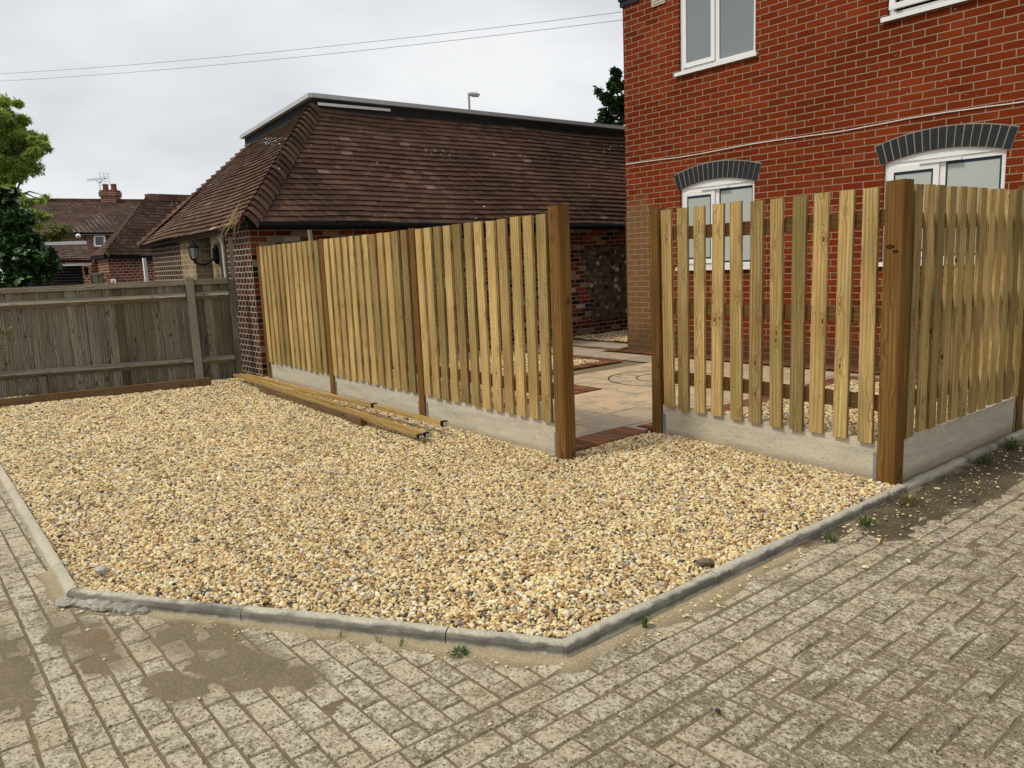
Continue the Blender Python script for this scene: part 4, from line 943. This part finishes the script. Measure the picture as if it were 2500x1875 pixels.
mb = MB(); mb.tube([at(247, 485, 34), at(243, 443, 34)], .018, 5); mb.build('mast', M_galv, ae)
mb = MB(); a, b = at(213, 440, 33.4), at(262, 435, 34.4); mb.tube([a, b], .012, 4)
for k in range(12): p = a.lerp(b, k / 12); mb.tube([p - up * .07 + fd * .05, p + up * .07 - fd * .05], .005, 3)
mb.tube([at(236, 440, 34), at(240, 446, 34), at(248, 445, 34), at(251, 438, 34.1)], .012, 4); mb.build('boom', M_black, ae)
mb = MB()
for k in range(5): mb.tube([at(242 + k * 1, 423 + k * 6.6, 34.3), at(264 + k * 1, 424 + k * 6.2, 34.9)], .006, 3)
for t in (0, .5, 1): mb.tube([at(242 + 22 * t, 423, 34.3 + .6 * t), at(247 + 21 * t, 450, 34.3 + .6 * t)], .008, 3)
mb.build('reflector', M_wire, ae)
# security camera
sc_ = thing('security_camera', 'small white dome security camera on a bracket on the far cottage wall', 'camera', tuple(at(190, 575, 28)))
mb = MB(); c = at(191, 576, 28); 
for i in range(6):
    a0, a1 = math.pi * i / 6, math.pi * (i + 1) / 6
    for k in range(8):
        b0, b1 = 6.283 * k / 8, 6.283 * (k + 1) / 8; S_ = lambda a, b: c + V((math.sin(a) * math.cos(b), math.sin(a) * math.sin(b), math.cos(a))) * .085
        mb.face([S_(a0, b0), S_(a0, b1), S_(a1, b1), S_(a1, b0)])
mb.build('dome', M_white, sc_); mb = MB(); mb.tube([at(191, 576, 28), at(206, 578, 30), at(210, 590, 31)], .03, 5); mb.build('bracket', M_black, sc_)
mb = MB(); c2 = at(191, 579.5, 27.93); mb.face([c2 + rt * .05 * math.cos(a * .785) + up * .045 * math.sin(a * .785) for a in range(8)]); mb.build('lens', M_glassd, sc_)
# shed with louvred opening
S1, S2, S3, S4 = at(60, 634, 22.5), at(222, 632, 22.5), at(212, 595, 24.3), at(60, 596, 24.3)
sh = thing('garage', 'low tiled outbuilding with a dark louvred opening, beside the ivy', 'outbuilding', (S1.x, S1.y, 0))
roofq(sh, S1, S2, S3, S4, M_tile3, .26, .28)
mb = MB(); mb.bar(at(60, 597, 24.2), at(211, 592, 24.2), up, .10, .05); mb.build('flashing', M_alu, sh)
mb = MB(); mb.bar(at(100, 648, 22.6), at(222, 645, 22.6), up, .07, .05); mb.build('white_fascia', M_white, sh)
mb = MB(); mb.bar(at(60, 638, 22.5), at(223, 637, 22.5), up, .08, .05); mb.build('gutter', M_dark, sh)
mb = MB(); wallp(mb, at(60, 650, 23.4), at(203, 648, 23.4)); mb.build('opening_shade_sheet', M_shade, sh)  # near-black sheet painted as the shade inside the open shed
mb = MB()
for k in range(8): mb.bar(at(60, 658 + k * 7, 23.2), at(202, 656.5 + k * 7, 23.2), up, .035, .03, .5)
mb.build('louvres', plain('louvre_grey', (.035, .033, .03), .7, .2), sh)
mb = MB(); a, b = at(200, 649, 22.5), at(222, 648, 22.5); wallp(mb, a, b); wallp(mb, at(222, 648, 22.5), at(236, 629, 22.6)); mb.build('pier', M_flem, sh)
mb = MB(); p = at(211, 664, 22.3); mb.tube([p - up * .1, p + up * .02, p + up * .12, p + up * .16], [.04, .06, .08, .02], 6); tag(mb.build('wall_lantern', M_black), 'small dark lantern on the brick pier of the outbuilding', 'lamp')
# bench, sign card, pot plant behind fence
bn = thing('garden_bench', 'slatted wooden garden bench seen just above the weathered fence', 'bench', (at(235, 680, 20.5).x, at(235, 680, 20.5).y, 0))
mb = MB(); a, b = at(222, 671, 20.5), at(250, 667, 20.5); mb.bar(a, b, up, .05, .04); 
for k in range(7): p = a.lerp(b, (k + .5) / 7); mb.bar(p - up * .42, p, rt, .035, .02)
mb.bar(a - up * .44, b - up * .44, up, .05, .04); mb.build('backrest', M_old, bn)
mb = MB(); mb.bar(a - up * .5 - fd * .2, b - up * .5 - fd * .2, fd, .42, .04); mb.build('seat', M_old, bn)
for q in (a, b):
    for off in (0, -.38): mb = MB(); p = q + fd * off; mb.bar(V((p.x, p.y, -.2)), V((p.x, p.y, q.z - (.0 if off == 0 else .25))), rt, .05, .05); mb.build('leg', M_old, bn)
mb = MB(); c = at(276.5, 686, 20.0); mb.bar(c - up * .06, c + up * .055, rt, .125, .01); 
o = thing('sign_card', 'small white card with a black pointed mark above the weathered fence', 'sign', tuple(c)); mb.build('card', M_white, o)
mb = MB(); c = c - fd * .007; mb.face([c - up * .05 - rt * .025, c - up * .05 - rt * .008, c + up * .0 + rt * .0, c + up * .03 + rt * .002]); mb.face([c - up * .05 + rt * .028, c + up * .03 + rt * .002, c + up * .0 , c - up * .05 + rt * .010]); mb.build('mark', M_black, o)
mb = MB(); mb.bar(c + fd * .02 - up * .9, c + fd * .02 - up * .05, rt, .03, .02); mb.build('stake', M_old, o)
# street lamp
sp = at(1147, 300, 38); stl = thing('street_lamp', 'grey street lamp with a flat head rising behind the barn roof', 'street lamp', (sp.x, sp.y, 0))
mb = MB(); tp = at(1144.5, 231, 38); mb.tube([V((tp.x, tp.y, -.3)), V((tp.x, tp.y, tp.z - .1)), tp], [.09, .055, .05], 8); mb.build('pole', M_galv, stl)
mb = MB(); a, b = at(1142, 229, 38), at(1172, 231, 38); 
mb.tube([a, a.lerp(b, .25), a.lerp(b, .7), b], [.05, .10, .10, .03], 8); mb.build('lamp_head', plain('lamp_grey', (.38, .39, .40), .4, .05), stl)
mb = MB(); mb.bar(a.lerp(b, .3) - up * .07, a.lerp(b, .9) - up * .06, rt, .1, .12) ; mb.build('lamp_glass', M_glassu, stl)
# overhead wires
for pl, lb in (((0, 172, 1531, 52), 'upper thin overhead cable crossing the grey sky'), ((0, 190, 1531, 72), 'lower thin overhead cable crossing the grey sky')):
    a, b = at(pl[0] - 500, pl[1] + (pl[1] - pl[3]) / 1531 * 500, 34), at(pl[2] + 300, pl[3] - 26, 16); P = []
    for k in range(33): t = k / 32; p = a.lerp(b, t) - up * (.45 * 4 * t * (1 - t)) + up * .3; P.append(p)
    mb = MB(); mb.tube(P, .0065, 5); tag(mb.build('overhead_cable', M_wire), lb, 'cable', 'overhead cables')

# ------------------------------------------------------------------ foliage
def leaves(m_, c, rad, n, size, asp=.5, clump=None, rr=random, bias=0, droop=0):
    for _ in range(n):
        d = V((rr.gauss(0, 1), rr.gauss(0, 1), rr.gauss(0, 1))).normalized() * (rr.random() ** .45)
        p = V(c) + V((d.x * rad[0], d.y * rad[1], d.z * rad[2]))
        a = V((rr.gauss(0, 1), rr.gauss(0, 1), rr.gauss(0, .6) - droop)).normalized(); b = a.cross(V((rr.gauss(0, .5), rr.gauss(0, .5), 1))).normalized(); nn = a.cross(b)
        s = size * (.6 + .8 * rr.random()); wv = s * asp; r = min(1, max(0, .5 + rr.gauss(0, .22) + bias))
        m_.face([p, p + a * s * .5 + b * wv * .5 - nn * s * .06, p + a * s, p + a * s * .5 - b * wv * .5 - nn * s * .06], None, r)
def tree(name, label, base, trunk, blobs, mat, size, asp, dens, trad=.12, droop=0, seed=1):
    rr = random.Random(seed); t_ = thing(name, label, 'tree', tuple(base)); m_ = MB(); m_.tube([base] + trunk, [trad * (1 - .6 * i / len(trunk)) for i in range(len(trunk) + 1)], 8)
    top = trunk[-1]; m_.build('trunk', M_bark, t_); br = MB()
    cr_ = MB()
    for c, rad in blobs:
        c = V(c); j = min(trunk, key=lambda q: (q - c).length); br.tube([j, j.lerp(c, .5) + V((0, 0, .1)), c], [trad * .35, trad * .2, trad * .07], 5)
        k = int(dens * (rad ** 2))
        for q in range(max(4, int(10 * rad))):
            d = V((rr.gauss(0, 1), rr.gauss(0, 1), rr.gauss(0, 1))).normalized() * rad * (.2 + .95 * rr.random()); cc = c + d
            rs = rad * (.16 + .34 * rr.random()); leaves(cr_, cc, (rs, rs, rs * .8), int(k / max(4, int(10 * rad))), size, asp, rr=rr, bias=rr.gauss(0, .12), droop=droop)
            br.tube([c, cc], [trad * .06, trad * .02], 3, cap=False)
    br.build('branches', M_bark, t_); cr_.build('crown', mat, t_); return t_
B = lambda px, py, D, r: (at(px, py, D), r)
g0 = at(20, 560, 17); base = V((g0.x, g0.y, -.2))
tree('light_green_tree', 'tall feathery light green tree at the far left rising over the ivy', base, [at(25, 600, 17), at(38, 480, 17), at(20, 380, 17)],
     [B(-40, 300, 17, .65), B(12, 280, 17, .48), B(25, 350, 17, .6), B(40, 390, 17, .5), B(20, 420, 17, .5), B(55, 360, 17, .4), B(0, 250, 17, .3), B(30, 320, 17, .42), B(50, 345, 17, .42), B(78, 362, 16.9, .34), B(98, 350, 16.8, .2), B(95, 375, 16.8, .18), B(10, 370, 17, .55), B(60, 390, 16.9, .38), B(35, 430, 17, .42), B(65, 425, 16.9, .25), B(5, 430, 17, .5), B(-40, 400, 17, .8), B(-60, 250, 17, .5), B(75, 505, 16.6, .2), B(95, 520, 16.5, .2), B(110, 535, 16.5, .16), B(60, 520, 16.6, .3), B(90, 545, 16.5, .22), B(45, 500, 16.7, .35), B(30, 540, 16.6, .35), B(112, 478, 16.5, .07), B(100, 490, 16.5, .09), B(-80, 500, 17, .6), B(0, 330, 17, .5), B(0, 480, 16.8, .4)], M_leafL, .09, .30, 15000, .08, .5, 2)
g0 = at(30, 700, 11.5); base = V((g0.x, g0.y, -.1))
tree('ivy_tree', 'dark ivy-covered tree with large glossy leaves overhanging the weathered fence at the left', base, [at(20, 650, 11.5), at(15, 560, 11.5)],
     [B(5, 520, 11.4, .34), B(30, 560, 11.3, .36), B(50, 610, 11.2, .38), B(75, 650, 11.2, .33), B(100, 670, 11.2, .22), B(20, 650, 11.2, .45), B(-30, 580, 11.4, .6), B(0, 480, 11.4, .22), B(60, 585, 11.3, .22), B(95, 640, 11.2, .2), B(-60, 660, 11.4, .5), B(70, 690, 11.2, .28)], M_leafI, .10, .85, 7500, .07, .7, 5)
g0 = at(125, 600, 26); base = V((g0.x, g0.y, -.3))
tree('shrub', 'yellow-green bush behind the low outbuilding', base, [at(120, 620, 26), at(120, 590, 26)], [B(100, 585, 26, .42), B(125, 578, 26, .42), B(145, 572, 26, .38), B(150, 588, 26, .35), B(85, 572, 26, .35), B(112, 592, 26, .4)], M_leafY, .13, .5, 2200, .07, 0, 8)
g0 = at(1530, 300, 30); base = V((g0.x, g0.y, -.3))
tree('dark_tree', 'dark leafy tree showing past the left corner of the red brick house', base, [at(1540, 400, 30), at(1530, 300, 30)], [B(1500, 215, 30, .42), B(1480, 250, 30, .40), B(1470, 290, 30, .42), B(1510, 260, 30, .65), B(1525, 200, 30, .5), B(1500, 320, 30, .7), B(1475, 330, 30, .4), B(1555, 250, 30, 1.0), B(1508, 178, 30, .16), B(1460, 225, 30, .16), B(1463, 318, 30, .3), B(1600, 300, 30, 1.2)], M_leafD, .17, .75, 2600, .14, .2, 11)
# sprig overhanging the old fence at the left edge
mb = MB(); rr = random.Random(4)
for px, py in ((5, 805), (14, 812), (22, 806), (8, 830), (25, 825), (2, 845), (0, 815)): leaves(mb, at(px, py, 9.0), (.07, .05, .05), 9, .045, .45, rr=rr)
mb.tube([at(-60, 780, 9.2), at(0, 812, 9.0), at(28, 815, 9)], .004, 4); tag(mb.build('leafy_sprig', M_leafY), 'small leafy sprig poking in over the weathered fence at the left edge', 'sprig')
# pot plant by the cottage wall
mb = MB()
for px, py in ((262, 672), (272, 669), (282, 672), (255, 680), (266, 680), (288, 680)): leaves(mb, at(px, py, 20.1), (.14, .1, .1), 18, .07, .5, rr=rr)
pp = at(270, 690, 20.1); tb = thing('pot_plant', 'dull red-brown pot plant in front of the cottage wall beside the bench', 'plant', (pp.x, pp.y, 0)); mb.build('foliage', leafmat('russet_leaves', [(0, (.05, .03, .02)), (.6, (.10, .06, .04)), (1, (.12, .12, .05))]), tb)
mb = MB(); mb.tube([V((pp.x, pp.y, .2)), V((pp.x, pp.y, pp.z))], [.12, .17], 10); mb.build('pot', M_pot, tb)

# ------------------------------------------------------------------ weeds, stones, twigs
def tuft(x, y, n, h, spread, mat, label, cat='weed', z=.0, wdt=.004, seed=0, name='weed'):
    rr = random.Random(seed + int(x * 100)); m_ = MB()
    for k in range(n):
        a = rr.random() * 6.283; r0 = rr.random() * spread * .35; b = V((x + math.cos(a) * r0, y + math.sin(a) * r0, z)); l_ = h * (.5 + .7 * rr.random()); o_ = V((math.cos(a), math.sin(a), 0)) * spread * rr.random()
        s_ = V((-math.sin(a), math.cos(a), 0)) * wdt; mid = b + o_ * .5 + up * l_ * .8; tip = b + o_ + up * l_ * (.6 + .5 * rr.random()); r = rr.random()
        m_.face([b - s_ * .6, b + s_ * .6, mid + s_, mid - s_], None, r); m_.face([mid - s_, mid + s_, tip], None, r)
    return tag(m_.build(name, mat), label, cat, 'weeds along the kerb')
tuft(-2.215, 1.49, 46, .018, .045, M_weed, 'flat green weed on the sandy paving just in front of the kerb corner', seed=1)
tuft(-1.882, 2.13, 9, .045, .02, M_weed, 'small upright broad-leaved weed growing against the right kerb', wdt=.009, seed=2)
tuft(-1.84, 3.78, 40, .05, .08, M_weed, 'green weed patch against the kerb short of the corner fence post', seed=3)
tuft(-1.85, 3.45, 26, .04, .06, M_weed, 'little weed tuft lower down against the right kerb', seed=4)
tuft(-1.83, 4.22, 40, .07, .09, leafmat('dry_weed', [(0, (.10, .08, .03)), (.5, (.2, .16, .06)), (1, (.3, .24, .1))]), 'dry brownish grass tuft at the foot of the corner fence post', seed=5)
tuft(-1.86, 5.85, 46, .09, .10, M_weed, 'green grass tuft at the foot of the side picket fence, farthest along', seed=6)
tuft(-1.85, 5.35, 34, .07, .09, M_weed, 'green grass tuft halfway along the foot of the side picket fence', seed=7)
for i, (x, y) in enumerate(((-2.64, 1.222), (-2.50, 1.315), (-2.42, 1.365))): tuft(x, y, 8, .035, .03, M_weed, ['thin grass blades against the front kerb, left one of a row of three', 'thin grass blades against the front kerb, middle one of a row of three', 'thin grass blades against the front kerb, right one of a row of three'][i], seed=9 + i, wdt=.0016)
def stone(m_, x, y, z, s, r, rr=random):
    N1, N2 = 5, 7; sc = (1 + .3 * rr.random(), .7 + .3 * rr.random(), .45 + .2 * rr.random()); ro = rr.random() * 6.28; sd = rr.random() * 50; P = []
    for i in range(N1 + 1):
        a = math.pi * i / N1; row_ = []
        for k in range(N2):
            b = 6.283 * k / N2; q = V((math.sin(a) * math.cos(b), math.sin(a) * math.sin(b), math.cos(a))); q *= s * (1 + .45 * nz(q.x * 1.7 + sd, q.y * 1.7, q.z * 1.7)) * .5
            q = V((q.x * sc[0], q.y * sc[1], q.z * sc[2])); row_.append(V((x + q.x * math.cos(ro) - q.y * math.sin(ro), y + q.x * math.sin(ro) + q.y * math.cos(ro), z + q.z)))
        P.append(row_)
    for i in range(N1):
        for k in range(N2): m_.face([P[i][k], P[i + 1][k], P[i + 1][(k + 1) % N2], P[i][(k + 1) % N2]], None, r)
mb = MB(); rr = random.Random(77)
for k in range(26):
    t = rr.random() ** 1.5; stone(mb, -3.80 + .42 * t + rr.gauss(0, .008), .478 + .28 * t + rr.gauss(0, .006), .008 + .02 * rr.random() * (1 - t), .05 + .03 * rr.random(), .5, rr)
struct(mb.build('kerb', M_kerb, smooth=True))
mb = MB(); rr = random.Random(21)
for _ in range(1500):
    q = rr.random()
    if q < .45: x, y = rr.gauss(-1.74, .11), rr.uniform(3.4, 6.6)
    elif q < .6: x, y = rr.gauss(-1.86, .04), rr.uniform(1.9, 4.3)
    elif q < .72: t = rr.random(); x, y = -3.8 + 1.9 * t + rr.gauss(.02, .03), .47 + 1.25 * t - abs(rr.gauss(0, .05))
    else: x, y = rr.uniform(-3.6, 0), rr.uniform(0.1, 5)
    if x < -1.9 and y > .46 + (x + 3.8) * .66 - .02: continue
    s = .004 + .009 * rr.random() ** 3 if q > .6 else .004 + .016 * rr.random() ** 3
    stone(mb, x, y, .004 + s * .15 + (.006 if q < .45 else 0), s, rr.random() if q < .45 else .25 + .7 * rr.random(), rr)
o = mb.build('scattered_grit', M_peb2); tag(o, 'loose grit and crumbs of stone scattered over the block paving', 'grit', None, 'stuff')
SP = [(-1.485, 2.281, .016, .93, 'dark'), (-1.60, 3.29, .026, .62, 'x'), (-1.50, 3.25, .026, .92, 'x')]
for x, y, s, r, lb in ((-1.35, 1.86, .02, .0, 'small dark stone lying on the paving in the lower right'), (-1.575, 3.245, .026, .60, 'pale cream pebble on the paving rows beside the right kerb, left one of a pair'), (-1.475, 3.44, .026, .92, 'pale cream pebble on the paving rows beside the right kerb, right one of a pair'), (-1.79, 2.47, .018, .92, 'white chip of stone on the sand beside the right kerb'), (-1.55, 4.0, .026, .96, 'grey stone on the paving rows near the corner fence post'), (-2.25, 1.46, .012, .92, 'tiny pale pebble beside the flat green weed')):
    m_ = MB(); stone(m_, x, y, .006 + s * .2, s, r); tag(m_.build('stone', M_peb2, smooth=True), lb, 'stone', 'loose stones on the paving')
m_ = MB(); stone(m_, -2.02, 2.70, .062, .075, .05); tag(m_.build('stone', plain('brown_flint', (.14, .105, .075), .7, .3, 60)), 'large brown flint lying on the gravel against the right kerb', 'stone', 'larger stones on the gravel')
m_ = MB(); stone(m_, -3.96, .66, .06, .06, .97); tag(m_.build('stone', plain('pale_flint', (.42, .40, .37), .7, .2, 60)), 'pale grey flat flint on the gravel near the left kerb corner', 'stone', 'larger stones on the gravel')
rr = random.Random(31); mb = MB()
for _ in range(70):
    x, y = rr.gauss(-1.72, .13), rr.uniform(3.5, 6.4); a = rr.random() * 6.28; l_ = .02 + .07 * rr.random(); p = V((x, y, .012)); d = V((math.cos(a), math.sin(a), rr.gauss(0, .12))) * l_; mb.tube([p, p + d * .5 + V((0, 0, .004)), p + d], .0012 + .001 * rr.random(), 4)
tag(mb.build('twig_litter', M_bark), 'litter of dead twigs and stalks on the dirt beside the side picket fence', 'twigs', None, 'stuff')
import sys
print('objects', len(bpy.data.objects))
